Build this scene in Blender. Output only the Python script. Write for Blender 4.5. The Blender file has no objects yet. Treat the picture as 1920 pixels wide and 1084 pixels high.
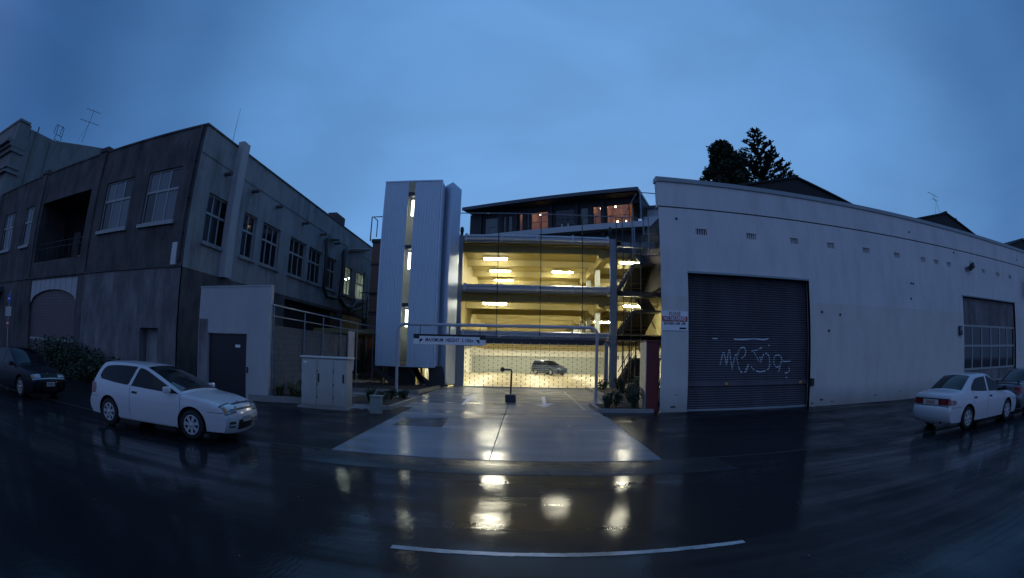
import bpy, bmesh, math, random
from mathutils import Vector, Matrix, noise
R = math.radians
sc = bpy.context.scene
C = sc.collection
random.seed(7)

# ------------------------------------------------------------------ camera
EYE = 1.8
LENS_PX, CX, CY = 911.07, 960.0, 613.98          # fisheye focal length and optical centre, in photo pixels
CAM = Matrix.Rotation(R(1.129), 3, 'Z') @ Matrix.Rotation(R(93.523), 3, 'X') @ Matrix.Rotation(R(1.266), 3, 'Z')
cam = bpy.data.cameras.new('camera')
cam_o = bpy.data.objects.new('camera', cam)
C.objects.link(cam_o)
cam_o.matrix_world = Matrix.Translation((0, 0, EYE)) @ CAM.to_4x4()
cam.type = 'PANO'
cam.panorama_type = 'FISHEYE_EQUISOLID'
cam.sensor_width = 36.0
cam.fisheye_lens = LENS_PX / 1920 * 36
cam.fisheye_fov = math.pi
cam.shift_y = (CY - 542) / 1084
cam.clip_start = 0.05
cam.clip_end = 2000
sc.camera = cam_o

# ------------------------------------------------------------------ sky
w = bpy.data.worlds.new('World')
sc.world = w
w.use_nodes = True
nt = w.node_tree
nt.nodes.clear()
def wn(t, **k):
    n = nt.nodes.new(t)
    for a, b in k.items():
        setattr(n, a, b)
    return n
out = wn('ShaderNodeOutputWorld')
bg = wn('ShaderNodeBackground')
tc = wn('ShaderNodeTexCoord')
sky = wn('ShaderNodeTexSky', sky_type='NISHITA')
sky.sun_disc = False
sky.sun_elevation = R(1.0)
sky.sun_rotation = R(15)
glow = wn('ShaderNodeVectorMath', operation='DOT_PRODUCT')        # dusk glow ahead, falling off all round
gd = Vector((math.sin(R(9)) * math.cos(R(17)), math.cos(R(9)) * math.cos(R(17)), math.sin(R(17))))
glow.inputs[1].default_value = gd
ramp = wn('ShaderNodeValToRGB')
cr = ramp.color_ramp
cr.interpolation = 'EASE'
cr.elements[0].position = 0.0
cr.elements[0].color = (0.132, 0.235, 0.52, 1)
cr.elements[1].position = 1.0
cr.elements[1].color = (0.145, 0.348, 0.70, 1)
for p, c in ((0.5, (0.088, 0.182, 0.425)), (0.68, (0.034, 0.113, 0.305)), (0.80, (0.060, 0.178, 0.425)), (0.90, (0.110, 0.283, 0.60))):
    e = cr.elements.new(p)
    e.color = (*c, 1)
mr = wn('ShaderNodeMapRange')
mr.inputs[1].default_value = -1
mr.inputs[2].default_value = 1
cloud = wn('ShaderNodeTexNoise')
cloud.inputs['Scale'].default_value = 2.0
cloud.inputs['Detail'].default_value = 4
cloud.inputs['Roughness'].default_value = 0.5
cloud.inputs['Distortion'].default_value = 0.4
mapn = wn('ShaderNodeMapping')
mapn.inputs['Scale'].default_value = (1.0, 1.0, 2.2)
cmul = wn('ShaderNodeMapRange')
cmul.inputs[1].default_value = 0.28
cmul.inputs[2].default_value = 0.75
cmul.inputs[3].default_value = 0.84
cmul.inputs[4].default_value = 1.13
mixc = wn('ShaderNodeVectorMath', operation='SCALE')
addn = wn('ShaderNodeMixRGB', blend_type='ADD')
addn.inputs[0].default_value = 0.012
L = nt.links.new
L(tc.outputs['Generated'], glow.inputs[0])
L(glow.outputs['Value'], mr.inputs[0])
L(mr.outputs[0], ramp.inputs[0])
L(tc.outputs['Generated'], mapn.inputs[0])
L(mapn.outputs[0], cloud.inputs['Vector'])
L(cloud.outputs['Fac'], cmul.inputs[0])
L(ramp.outputs[0], mixc.inputs[0])
L(cmul.outputs[0], mixc.inputs['Scale'])
L(mixc.outputs[0], addn.inputs[1])
L(sky.outputs[0], addn.inputs[2])
L(addn.outputs[0], bg.inputs[0])
bg.inputs[1].default_value = 1.0
L(bg.outputs[0], out.inputs[0])

# faint last light through the overcast, no hard shadow
sun = bpy.data.lights.new('sun', 'SUN')
sun.energy = 0.02
sun.angle = R(40)
sun.color = (1.0, 0.86, 0.78)
sun_o = bpy.data.objects.new('sun', sun)
C.objects.link(sun_o)
sun_o.rotation_euler = (R(50), 0, R(-20))

sc.view_settings.view_transform = 'Standard'
sc.view_settings.look = 'None'
sc.view_settings.exposure = 0
sc.view_settings.gamma = 1
sc.view_settings.use_curve_mapping = False
cy = sc.cycles
cy.use_denoising = True
cy.max_bounces = 8
cy.diffuse_bounces = 4
cy.glossy_bounces = 4
cy.transparent_max_bounces = 12
cy.sample_clamp_indirect = 60
cy.caustics_reflective = False
cy.caustics_refractive = False

# ------------------------------------------------------------------ measuring: a photo pixel's sight line met with a real plane
def sight(px, py):
    dx, dy = px - CX, py - CY
    r = max(1e-9, math.hypot(dx, dy))
    th = 2 * math.asin(r / LENS_PX / 2)
    s = math.sin(th) / r
    return CAM @ Vector((dx * s, -dy * s, -math.cos(th)))
def fy(px, py, Y):
    d = sight(px, py)
    t = Y / d.y
    return d.x * t, EYE + d.z * t
def fx(px, py, X):
    d = sight(px, py)
    t = X / d.x
    return d.y * t, EYE + d.z * t
def gz(px, py, z=0.0):
    d = sight(px, py)
    t = (z - EYE) / d.z
    return d.x * t, d.y * t

# ------------------------------------------------------------------ mesh helpers
class MB:
    """collects boxes, bars, tubes, grids and hands them over as one mesh"""
    def __init__(s):
        s.v, s.f, s.m, s.sm = [], [], [], []
    def add(s, vs, fs, mi=0, smooth=False):
        o = len(s.v)
        s.v += [tuple(q) for q in vs]
        for f in fs:
            s.f.append([i + o for i in f]); s.m.append(mi); s.sm.append(smooth)
        return s
    def box(s, x0, x1, y0, y1, z0, z1, mi=0):
        x0, x1 = min(x0, x1), max(x0, x1); y0, y1 = min(y0, y1), max(y0, y1); z0, z1 = min(z0, z1), max(z0, z1)
        return s.add([(x0, y0, z0), (x1, y0, z0), (x1, y1, z0), (x0, y1, z0), (x0, y0, z1), (x1, y0, z1), (x1, y1, z1), (x0, y1, z1)],
                     [(3, 2, 1, 0), (4, 5, 6, 7), (0, 1, 5, 4), (1, 2, 6, 5), (2, 3, 7, 6), (3, 0, 4, 7)], mi)
    def cbox(s, c, d, mi=0):
        return s.box(c[0] - d[0] / 2, c[0] + d[0] / 2, c[1] - d[1] / 2, c[1] + d[1] / 2, c[2] - d[2] / 2, c[2] + d[2] / 2, mi)
    def rbox(s, x0, x1, y0, y1, z0, z1, r=0.02, mi=0):
        """box with all its edges chamfered"""
        bm = bmesh.new()
        bmesh.ops.create_cube(bm, size=1)
        for q in bm.verts:
            q.co = Vector(((x0 + x1) / 2 + q.co.x * (x1 - x0), (y0 + y1) / 2 + q.co.y * (y1 - y0), (z0 + z1) / 2 + q.co.z * (z1 - z0)))
        bmesh.ops.bevel(bm, geom=list(bm.edges), offset=r, segments=2, affect='EDGES', profile=0.5)
        bm.verts.index_update()
        s.add([q.co for q in bm.verts], [[q.index for q in f.verts] for f in bm.faces], mi)
        bm.free()
        return s
    def quad(s, a, b, c, d, mi=0):
        return s.add([a, b, c, d], [(0, 1, 2, 3)], mi)
    def poly(s, pts, mi=0):
        return s.add(pts, [tuple(range(len(pts)))], mi)
    def prism(s, base, d, mi=0):
        """polygon base pushed along vector d"""
        n = len(base); d = Vector(d)
        vs = [Vector(q) for q in base] + [Vector(q) + d for q in base]
        fs = [tuple(range(n))[::-1], tuple(range(n, 2 * n))] + [(i, (i + 1) % n, n + (i + 1) % n, n + i) for i in range(n)]
        return s.add(vs, fs, mi)
    def bar(s, a, b, w, h=None, mi=0):
        """square bar between two points"""
        a, b = Vector(a), Vector(b); h = h or w
        d = (b - a).normalized()
        up = Vector((0, 0, 1)) if abs(d.z) < 0.95 else Vector((0, 1, 0))
        e = d.cross(up).normalized(); u = e.cross(d)
        q = [e * (w / 2) * i + u * (h / 2) * j for i, j in ((-1, -1), (1, -1), (1, 1), (-1, 1))]
        return s.add([a + k for k in q] + [b + k for k in q], [(0, 1, 2, 3)[::-1], (4, 5, 6, 7), (0, 1, 5, 4), (1, 2, 6, 5), (2, 3, 7, 6), (3, 0, 4, 7)], mi)
    def tube(s, pts, r, n=8, mi=0, caps=True):
        pts = [Vector(p) for p in pts]
        rs = r if isinstance(r, (list, tuple)) else [r] * len(pts)
        rings = []
        pu = None
        for i, p in enumerate(pts):
            d = (pts[min(i + 1, len(pts) - 1)] - pts[max(i - 1, 0)]).normalized()
            if pu is None:
                pu = Vector((0, 0, 1)) if abs(d.z) < 0.9 else Vector((1, 0, 0))
            e = d.cross(pu).normalized(); pu = e.cross(d)
            rings.append([p + (e * math.cos(a) + pu * math.sin(a)) * rs[i] for a in [2 * math.pi * k / n for k in range(n)]])
        vs = [q for g in rings for q in g]
        fs = [(i * n + k, i * n + (k + 1) % n, (i + 1) * n + (k + 1) % n, (i + 1) * n + k) for i in range(len(pts) - 1) for k in range(n)]
        s.add(vs, fs, mi, True)
        if caps:
            s.add(rings[0], [tuple(range(n))[::-1]], mi); s.add(rings[-1], [tuple(range(n))], mi)
        return s
    def lathe(s, prof, axis='y', n=32, c=(0, 0, 0), mi=0):
        """profile (radius, along) turned round an axis"""
        vs = []
        for r_, a_ in prof:
            for k in range(n):
                t = 2 * math.pi * k / n
                p = (r_ * math.cos(t), a_, r_ * math.sin(t)) if axis == 'y' else (r_ * math.cos(t), r_ * math.sin(t), a_)
                vs.append((c[0] + p[0], c[1] + p[1], c[2] + p[2]))
        fs = [(i * n + k, i * n + (k + 1) % n, (i + 1) * n + (k + 1) % n, (i + 1) * n + k) for i in range(len(prof) - 1) for k in range(n)]
        return s.add(vs, fs, mi, True)
    def grid(s, P, mi=0, smooth=True):
        nr, nc = len(P), len(P[0])
        return s.add([q for r_ in P for q in r_], [(i * nc + j, i * nc + j + 1, (i + 1) * nc + j + 1, (i + 1) * nc + j) for i in range(nr - 1) for j in range(nc - 1)], mi, smooth)
    def mesh(s, name, mats, smooth_angle=None, weld=False):
        me = bpy.data.meshes.new(name)
        me.from_pydata(s.v, [], s.f)
        for m in (mats if isinstance(mats, (list, tuple)) else [mats]):
            me.materials.append(m)
        me.polygons.foreach_set('material_index', s.m)
        me.polygons.foreach_set('use_smooth', s.sm)
        if weld or True:
            bm = bmesh.new(); bm.from_mesh(me)
            if weld:
                bmesh.ops.remove_doubles(bm, verts=bm.verts, dist=0.0008)
            bmesh.ops.recalc_face_normals(bm, faces=bm.faces)
            bm.to_mesh(me); bm.free()
        if smooth_angle:
            me.polygons.foreach_set('use_smooth', [True] * len(me.polygons))
            me.set_sharp_from_angle(angle=R(smooth_angle))
        return me
    def obj(s, name, mats, parent=None, local=False, smooth_angle=None, weld=False, **props):
        return link(name, s.mesh(name, mats, smooth_angle, weld), parent, local, **props)

def link(name, data, parent=None, local=False, **props):
    o = bpy.data.objects.new(name, data)
    C.objects.link(o)
    if parent:
        o.parent = parent
        if not local:                                  # the mesh was built in world coordinates
            p = parent; M = Matrix.Identity(4)
            while p:
                M = Matrix.Translation(p.location) @ p.rotation_euler.to_matrix().to_4x4() @ M if p.parent is None else p.matrix_parent_inverse @ p.matrix_basis @ M
                p = p.parent
            o.matrix_parent_inverse = M.inverted()
    for k, q in props.items():
        o[k] = q
    return o
def tag(o, label, cat, group=None, kind=None):
    o['label'] = label; o['category'] = cat
    if group: o['group'] = group
    if kind: o['kind'] = kind
    return o
def thing(name, label, cat, loc=(0, 0, 0), rz=0, group=None):
    o = bpy.data.objects.new(name, None)
    C.objects.link(o)
    o.empty_display_size = 0.2
    o.location = loc; o.rotation_euler = (0, 0, rz)
    return tag(o, label, cat, group)
def structure(name, mb, mats, **k):
    o = mb.obj(name, mats, **k); o['kind'] = 'structure'
    return o
def dup(o, parent=None):
    c = o.copy(); C.objects.link(c)
    if parent: c.parent = parent
    for ch in list(o.children):
        dup(ch, c)
    return c
def wall(mb, a0, a1, z0, z1, at, depth, holes, axis='x', mi=0, mr=None):
    """wall face in plane y=at (axis x) or x=at (axis y) with rectangular holes and reveals running `depth` behind"""
    mr = mi if mr is None else mr
    A = sorted({a0, a1, *[q for h in holes for q in h[:2] if a0 < q < a1]})
    Z = sorted({z0, z1, *[q for h in holes for q in h[2:4] if z0 < q < z1]})
    P = (lambda a, d, z: (a, at + d, z)) if axis == 'x' else (lambda a, d, z: (at + d, a, z))
    for i in range(len(A) - 1):
        for j in range(len(Z) - 1):
            ca, cz = (A[i] + A[i + 1]) / 2, (Z[j] + Z[j + 1]) / 2
            if any(h[0] < ca < h[1] and h[2] < cz < h[3] for h in holes):
                continue
            mb.quad(P(A[i], 0, Z[j]), P(A[i + 1], 0, Z[j]), P(A[i + 1], 0, Z[j + 1]), P(A[i], 0, Z[j + 1]), mi)
    for h in holes:
        b0, b1, c0, c1 = h[:4]
        d = h[4] if len(h) > 4 else depth
        mb.quad(P(b0, 0, c0), P(b0, d, c0), P(b0, d, c1), P(b0, 0, c1), mr)
        mb.quad(P(b1, 0, c0), P(b1, d, c0), P(b1, d, c1), P(b1, 0, c1), mr)
        mb.quad(P(b0, 0, c1), P(b1, 0, c1), P(b1, d, c1), P(b0, d, c1), mr)
        mb.quad(P(b0, 0, c0), P(b1, 0, c0), P(b1, d, c0), P(b0, d, c0), mr)
    return mb

# ------------------------------------------------------------------ materials
def mat(name, col, rough=0.6, metal=0.0, var=0.25, scale=3.0, bump=0.0, bscale=40.0, stain=None, stain_amt=0.0, stretch=(1, 1, 1), coat=0.0, spec=0.5, dirt=None):
    m = bpy.data.materials.new(name)
    m.use_nodes = True
    t = m.node_tree; n = t.nodes; l = t.links.new
    b = n['Principled BSDF']
    b.inputs['Roughness'].default_value = rough
    b.inputs['Metallic'].default_value = metal
    b.inputs['Coat Weight'].default_value = coat
    b.inputs['Coat Roughness'].default_value = 0.06
    b.inputs['Specular IOR Level'].default_value = spec
    co = n.new('ShaderNodeNewGeometry')
    mp = n.new('ShaderNodeMapping'); mp.inputs['Scale'].default_value = stretch
    l(co.outputs['Position'], mp.inputs[0])
    nz = n.new('ShaderNodeTexNoise'); nz.inputs['Scale'].default_value = scale; nz.inputs['Detail'].default_value = 8; nz.inputs['Roughness'].default_value = 0.6
    l(mp.outputs[0], nz.inputs['Vector'])
    mx = n.new('ShaderNodeMixRGB')
    mx.inputs[1].default_value = (*[c * (1 - var) for c in col], 1); mx.inputs[2].default_value = (*[min(1, c * (1 + var)) for c in col], 1)
    l(nz.outputs['Fac'], mx.inputs[0])
    src = mx.outputs[0]
    if stain:                                         # weather streaks with a shape of their own
        mp2 = n.new('ShaderNodeMapping'); mp2.inputs['Scale'].default_value = (1, 1, 0.28)
        l(co.outputs['Position'], mp2.inputs[0])
        n2 = n.new('ShaderNodeTexNoise'); n2.inputs['Scale'].default_value = 1.35; n2.inputs['Detail'].default_value = 10; n2.inputs['Roughness'].default_value = 0.68
        l(mp2.outputs[0], n2.inputs['Vector'])
        rp = n.new('ShaderNodeValToRGB'); rp.color_ramp.elements[0].position = 0.45; rp.color_ramp.elements[1].position = 0.68
        l(n2.outputs['Fac'], rp.inputs[0])
        ml = n.new('ShaderNodeMath'); ml.operation = 'MULTIPLY'; ml.inputs[1].default_value = stain_amt
        l(rp.outputs[0], ml.inputs[0])
        m2 = n.new('ShaderNodeMixRGB'); m2.inputs[2].default_value = (*stain, 1)
        l(ml.outputs[0], m2.inputs[0]); l(src, m2.inputs[1])
        src = m2.outputs[0]
    if dirt:                                          # splash dirt band: (colour, height, amount)
        sx = n.new('ShaderNodeSeparateXYZ'); l(co.outputs['Position'], sx.inputs[0])
        ad = n.new('ShaderNodeMath'); ad.operation = 'MULTIPLY_ADD'; ad.inputs[1].default_value = -0.9; l(nz.outputs['Fac'], ad.inputs[0]); l(sx.outputs['Z'], ad.inputs[2])
        rg = n.new('ShaderNodeMapRange'); rg.inputs[1].default_value = -0.45; rg.inputs[2].default_value = dirt[1]; rg.inputs[3].default_value = dirt[2]; rg.inputs[4].default_value = 0
        l(ad.outputs[0], rg.inputs[0])
        m3 = n.new('ShaderNodeMixRGB'); m3.inputs[2].default_value = (*dirt[0], 1)
        l(rg.outputs[0], m3.inputs[0]); l(src, m3.inputs[1]); src = m3.outputs[0]
    l(src, b.inputs['Base Color'])
    if bump:
        n3 = n.new('ShaderNodeTexNoise'); n3.inputs['Scale'].default_value = bscale; n3.inputs['Detail'].default_value = 4
        l(co.outputs['Position'], n3.inputs['Vector'])
        bp = n.new('ShaderNodeBump'); bp.inputs['Strength'].default_value = bump; bp.inputs['Distance'].default_value = 0.02
        l(n3.outputs['Fac'], bp.inputs['Height']); l(bp.outputs[0], b.inputs['Normal'])
    return m
def emit(name, col, s):
    m = bpy.data.materials.new(name); m.use_nodes = True
    t = m.node_tree; t.nodes.clear()
    e = t.nodes.new('ShaderNodeEmission'); o = t.nodes.new('ShaderNodeOutputMaterial')
    e.inputs[0].default_value = (*col, 1); e.inputs[1].default_value = s
    t.links.new(e.outputs[0], o.inputs[0])
    return m
def clear_glass(name, tint=(0.8, 0.85, 0.85), refl=0.9):
    m = bpy.data.materials.new(name); m.use_nodes = True
    t = m.node_tree; t.nodes.clear()
    o = t.nodes.new('ShaderNodeOutputMaterial'); tr = t.nodes.new('ShaderNodeBsdfTransparent'); g = t.nodes.new('ShaderNodeBsdfGlossy')
    mx = t.nodes.new('ShaderNodeMixShader'); lw = t.nodes.new('ShaderNodeLayerWeight'); lw.inputs[0].default_value = 0.5
    pw = t.nodes.new('ShaderNodeMath'); pw.operation = 'POWER'; pw.inputs[1].default_value = 5; t.links.new(lw.outputs['Facing'], pw.inputs[0])
    fr = t.nodes.new('ShaderNodeMath'); fr.operation = 'MULTIPLY_ADD'; fr.inputs[1].default_value = 0.92; fr.inputs[2].default_value = 0.05; t.links.new(pw.outputs[0], fr.inputs[0])
    tr.inputs[0].default_value = (*tint, 1); g.inputs['Roughness'].default_value = 0.03; g.inputs[0].default_value = (refl, refl, refl, 1)
    t.links.new(fr.outputs[0], mx.inputs[0]); t.links.new(tr.outputs[0], mx.inputs[1]); t.links.new(g.outputs[0], mx.inputs[2]); t.links.new(mx.outputs[0], o.inputs[0])
    return m
def wet(name, col, rmin, rmax, streak, cover=(0.25, 0.75), grain=0.10, mid=0.35, gscale=55.0, var=0.35, base_rough=0.6, strength=0.3):
    """wet ground: a dark base under a broken film of water, thicker and thinner in patches and wheel-track streaks"""
    m = bpy.data.materials.new(name); m.use_nodes = True
    t = m.node_tree; n = t.nodes; l = t.links.new
    b = n['Principled BSDF']
    co = n.new('ShaderNodeNewGeometry')
    def noise_(scale, detail=4, vec=None, rough=0.55):
        q = n.new('ShaderNodeTexNoise'); q.inputs['Scale'].default_value = scale; q.inputs['Detail'].default_value = detail; q.inputs['Roughness'].default_value = rough
        l(vec or co.outputs['Position'], q.inputs['Vector'])
        return q.outputs['Fac']
    def rng(src, a0, a1, b0, b1):
        q = n.new('ShaderNodeMapRange')
        for i, v in enumerate((a0, a1, b0, b1)): q.inputs[i + 1].default_value = v
        l(src, q.inputs[0]); return q.outputs[0]
    def madd(x, k, y=None):
        q = n.new('ShaderNodeMath'); q.operation = 'MULTIPLY_ADD'; q.inputs[1].default_value = k; q.inputs[2].default_value = 0
        l(x, q.inputs[0])
        if y is not None: l(y, q.inputs[2])
        return q.outputs[0]
    mp = n.new('ShaderNodeMapping'); mp.inputs['Scale'].default_value = streak; l(co.outputs['Position'], mp.inputs[0])
    a = noise_(1.0, 8, mp.outputs[0], 0.66)
    g = noise_(gscale, 3); mpm = n.new('ShaderNodeMapping'); mpm.inputs['Scale'].default_value = (22, 8, 1); l(co.outputs['Position'], mpm.inputs[0]); md = noise_(1.0, 4, mpm.outputs[0]); lo = noise_(2.2, 3); pt = noise_(0.7, 5)
    b.inputs['Roughness'].default_value = base_rough
    b.inputs['Specular IOR Level'].default_value = 0.08
    b.inputs['Coat IOR'].default_value = 1.33
    mixed = madd(a, 0.65, madd(pt, 0.35))
    l(rng(mixed, 0.41, 0.60, cover[1], cover[0]), b.inputs['Coat Weight'])
    l(rng(a, 0.36, 0.66, rmin, rmax), b.inputs['Coat Roughness'])
    mx = n.new('ShaderNodeMixRGB'); mx.inputs[1].default_value = (*[c * (1 - var) for c in col], 1); mx.inputs[2].default_value = (*[c * (1 + var) for c in col], 1)
    l(rng(madd(a, 0.5, madd(g, 0.5)), 0.3, 0.7, 0, 1), mx.inputs[0]); l(mx.outputs[0], b.inputs['Base Color'])
    bp = n.new('ShaderNodeBump'); bp.inputs['Strength'].default_value = strength; bp.inputs['Distance'].default_value = 0.02
    l(madd(g, grain, madd(md, mid, madd(lo, 0.5))), bp.inputs['Height'])
    l(bp.outputs[0], b.inputs['Normal']); l(bp.outputs[0], b.inputs['Coat Normal'])
    return m

M = dict(
    road=wet('wet_asphalt', (0.0085, 0.0085, 0.010), 0.010, 0.055, (0.10, 1.7, 1), (0.10, 0.80), 0.14, 0.55, strength=0.16, gscale=34),
    gutter=wet('wet_rough_gutter', (0.022, 0.021, 0.021), 0.16, 0.34, (0.3, 1.2, 1), (0.35, 0.8), 0.25, 0.5),
    path=wet('wet_footpath_asphalt', (0.013, 0.012, 0.0135), 0.06, 0.25, (0.4, 0.9, 1), (0.08, 0.55), 0.30, 0.5, gscale=70),
    drive=wet('wet_concrete', (0.23, 0.245, 0.26), 0.08, 0.30, (0.22, 1.3, 1), (0.15, 0.95), 0.10, 0.40, var=0.28),
    drive_patch=wet('wet_dark_patch', (0.03, 0.03, 0.033), 0.05, 0.2, (0.6, 1.2, 1), (0.5, 0.9)),
    kerb_dark=mat('old_kerb_stone', (0.05, 0.05, 0.05), 0.4, var=0.4, scale=3, bump=0.3, bscale=40),
    arrow_paint=mat('arrow_paint', (0.82, 0.82, 0.80), 0.45, var=0.15, scale=10),
    kerb=mat('kerb_concrete', (0.26, 0.25, 0.23), 0.5, var=0.3, scale=6, bump=0.2, bscale=60),
    paint=mat('road_paint', (0.50, 0.50, 0.49), 0.4, var=0.5, scale=9, bump=0.15, bscale=90, stain=(0.05, 0.05, 0.055), stain_amt=0.75),
    cream=mat('cream_painted_render', (0.70, 0.67, 0.65), 0.75, var=0.08, scale=0.8, bump=0.12, bscale=35, stain=(0.45, 0.42, 0.39), stain_amt=0.45, dirt=((0.2, 0.17, 0.14), 0.35, 0.55)),
    cream_low=mat('cream_repainted_panel', (0.655, 0.62, 0.565), 0.75, var=0.10, scale=0.9, bump=0.12, bscale=35, stain=(0.42, 0.38, 0.32), stain_amt=0.35, dirt=((0.2, 0.17, 0.14), 0.4, 0.6)),
    coping=mat('metal_coping', (0.30, 0.34, 0.35), 0.45, var=0.2),
    shutter=mat('roller_shutter_steel', (0.115, 0.11, 0.125), 0.5, metal=0.2, var=0.25, scale=1.2, stain=(0.06, 0.04, 0.04), stain_amt=0.5),
    shutter_brown=mat('brown_shutter_steel', (0.15, 0.11, 0.105), 0.55, var=0.25),
    dark_concrete=mat('sooty_concrete', (0.105, 0.090, 0.086), 0.85, var=0.7, scale=0.7, bump=0.25, bscale=22, stain=(0.018, 0.015, 0.015), stain_amt=0.85),
    patch_plaster=mat('patched_plaster', (0.13, 0.115, 0.118), 0.85, var=0.6, scale=1.1, bump=0.3, bscale=12, stain=(0.30, 0.27, 0.275), stain_amt=0.85),
    side_plaster=mat('painted_concrete_side', (0.31, 0.305, 0.295), 0.8, var=0.18, scale=1.2, bump=0.2, bscale=25, stain=(0.10, 0.095, 0.09), stain_amt=0.65),
    pale_plaster=mat('pale_plaster', (0.46, 0.44, 0.43), 0.75, var=0.10, scale=1.5, bump=0.15, bscale=30, stain=(0.30, 0.28, 0.27), stain_amt=0.3),
    tall_plaster=mat('old_cream_plaster', (0.26, 0.24, 0.22), 0.8, var=0.25, scale=1.2, bump=0.2, stain=(0.12, 0.11, 0.1), stain_amt=0.6),
    sash=mat('white_window_frame', (0.36, 0.355, 0.34), 0.5, var=0.15, scale=8),
    pane=mat('dark_window_glass', (0.012, 0.014, 0.018), 0.05, var=0.3, scale=2, spec=0.6, bump=0.02, bscale=2),
    blind=mat('drawn_blind_glass', (0.10, 0.11, 0.13), 0.08, var=0.2, scale=3, spec=0.7),
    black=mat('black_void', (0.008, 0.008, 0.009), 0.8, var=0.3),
    black_paint=mat('black_paint', (0.012, 0.012, 0.014), 0.45, var=0.3),
    dark_steel=mat('dark_steel', (0.045, 0.047, 0.05), 0.45, metal=0.4, var=0.3),
    galv=mat('galvanised_steel', (0.42, 0.44, 0.46), 0.42, metal=0.7, var=0.3, scale=6),
    grey_steel=mat('grey_painted_steel', (0.20, 0.235, 0.28), 0.45, metal=0.1, var=0.15),
    clad=mat('corrugated_cladding', (0.52, 0.635, 0.72), 0.38, metal=0.25, var=0.08, scale=1.0),
    clad_trim=mat('cladding_trim', (0.52, 0.61, 0.74), 0.3, metal=0.5, var=0.1),
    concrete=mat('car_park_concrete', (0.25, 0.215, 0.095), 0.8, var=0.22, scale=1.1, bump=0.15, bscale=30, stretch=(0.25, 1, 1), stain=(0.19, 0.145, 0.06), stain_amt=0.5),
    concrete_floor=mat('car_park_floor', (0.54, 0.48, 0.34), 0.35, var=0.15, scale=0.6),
    white_wall=mat('white_inner_wall', (0.62, 0.62, 0.58), 0.7, var=0.08),
    grey_wall=mat('grey_inner_wall', (0.34, 0.37, 0.35), 0.7, var=0.15, scale=1),
    lamp=emit('fluorescent_tube', (1.0, 0.95, 0.72), 190),
    lamp_low=emit('ground_floor_tube', (1.0, 0.95, 0.70), 105),
    lamp_white=emit('white_tube', (0.92, 1.0, 0.80), 70),
    room=emit('lamp_globe_warm', (1.0, 0.66, 0.36), 22),
    room_glow=mat('warm_room_wall', (0.72, 0.48, 0.30), 0.7, var=0.25, scale=1.5),
    glass=clear_glass('clear_glass'),
    frosted=None,
    block=mat('grey_concrete_block', (0.105, 0.118, 0.13), 0.85, var=0.3, scale=5, bump=0.25, bscale=50),
    mortar=mat('block_mortar', (0.06, 0.065, 0.07), 0.9, var=0.2),
    brick=mat('brown_brickwork', (0.23, 0.13, 0.10), 0.85, var=0.3, scale=6, bump=0.2, bscale=60),
    cabinet=mat('cabinet_paint', (0.46, 0.44, 0.40), 0.5, var=0.12, scale=2, stain=(0.3, 0.27, 0.23), stain_amt=0.35, dirt=((0.2, 0.18, 0.15), 0.3, 0.5)),
    cabinet_top=mat('cabinet_lid', (0.58, 0.57, 0.53), 0.4, var=0.1),
    seam=mat('panel_seam', (0.09, 0.085, 0.08), 0.7, var=0.1),
    pillar_green=mat('grey_green_pillar', (0.22, 0.25, 0.22), 0.6, var=0.15),
    red=mat('dark_red_paint', (0.14, 0.016, 0.014), 0.55, var=0.25, scale=2),
    soil=mat('planter_soil', (0.02, 0.016, 0.013), 0.95, var=0.4, scale=20, bump=0.6, bscale=25),
    leaf=mat('dark_leaves', (0.03, 0.05, 0.022), 0.55, var=0.6, scale=9),
    leaf_yellow=mat('flax_leaves', (0.06, 0.075, 0.028), 0.5, var=0.5, scale=7),
    bark=mat('bark', (0.05, 0.04, 0.033), 0.9, var=0.3, scale=12, bump=0.5, bscale=30),
    tree_leaf=mat('tree_foliage', (0.022, 0.038, 0.017), 0.7, var=0.6, scale=1.6),
    roof=mat('dark_roof_iron', (0.02, 0.018, 0.019), 0.75, var=0.25, scale=2),
    fascia=mat('blue_grey_fascia', (0.07, 0.09, 0.115), 0.5, var=0.1),
    apt_dark=mat('apartment_dark_cladding', (0.035, 0.034, 0.04), 0.6, var=0.2),
    apt_white=mat('apartment_white_panel', (0.50, 0.52, 0.54), 0.6, var=0.08),
    curtain=mat('curtain', (0.30, 0.25, 0.22), 0.8, var=0.25, scale=6, stretch=(4, 4, 0.2)),
    sign_white=mat('sign_white', (0.85, 0.83, 0.82), 0.4, var=0.05),
    sign_red=mat('sign_red', (0.30, 0.03, 0.035), 0.45, var=0.05),
    sign_ink=mat('sign_ink', (0.012, 0.012, 0.016), 0.5, var=0.05),
    sign_purple=mat('sign_purple_ink', (0.10, 0.03, 0.11), 0.5, var=0.05),
    sign_blue=mat('sign_blue', (0.02, 0.06, 0.35), 0.45, var=0.05),
    spray=mat('white_spray_paint', (0.62, 0.66, 0.72), 0.6, var=0.2, scale=30),
    orange=mat('brass_lock', (0.62, 0.30, 0.08), 0.4, var=0.1),
    steel_mesh=mat('sheet_steel_black', (0.009, 0.009, 0.010), 0.55, metal=0.2, var=0.3),
    rubber=mat('tyre_rubber', (0.012, 0.012, 0.012), 0.75, var=0.2),
    rim=mat('silver_rim', (0.42, 0.42, 0.44), 0.35, metal=0.6, var=0.1),
    rod=mat('grille_rod', (0.50, 0.50, 0.46), 0.35, metal=0.6, var=0.1),
)
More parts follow.
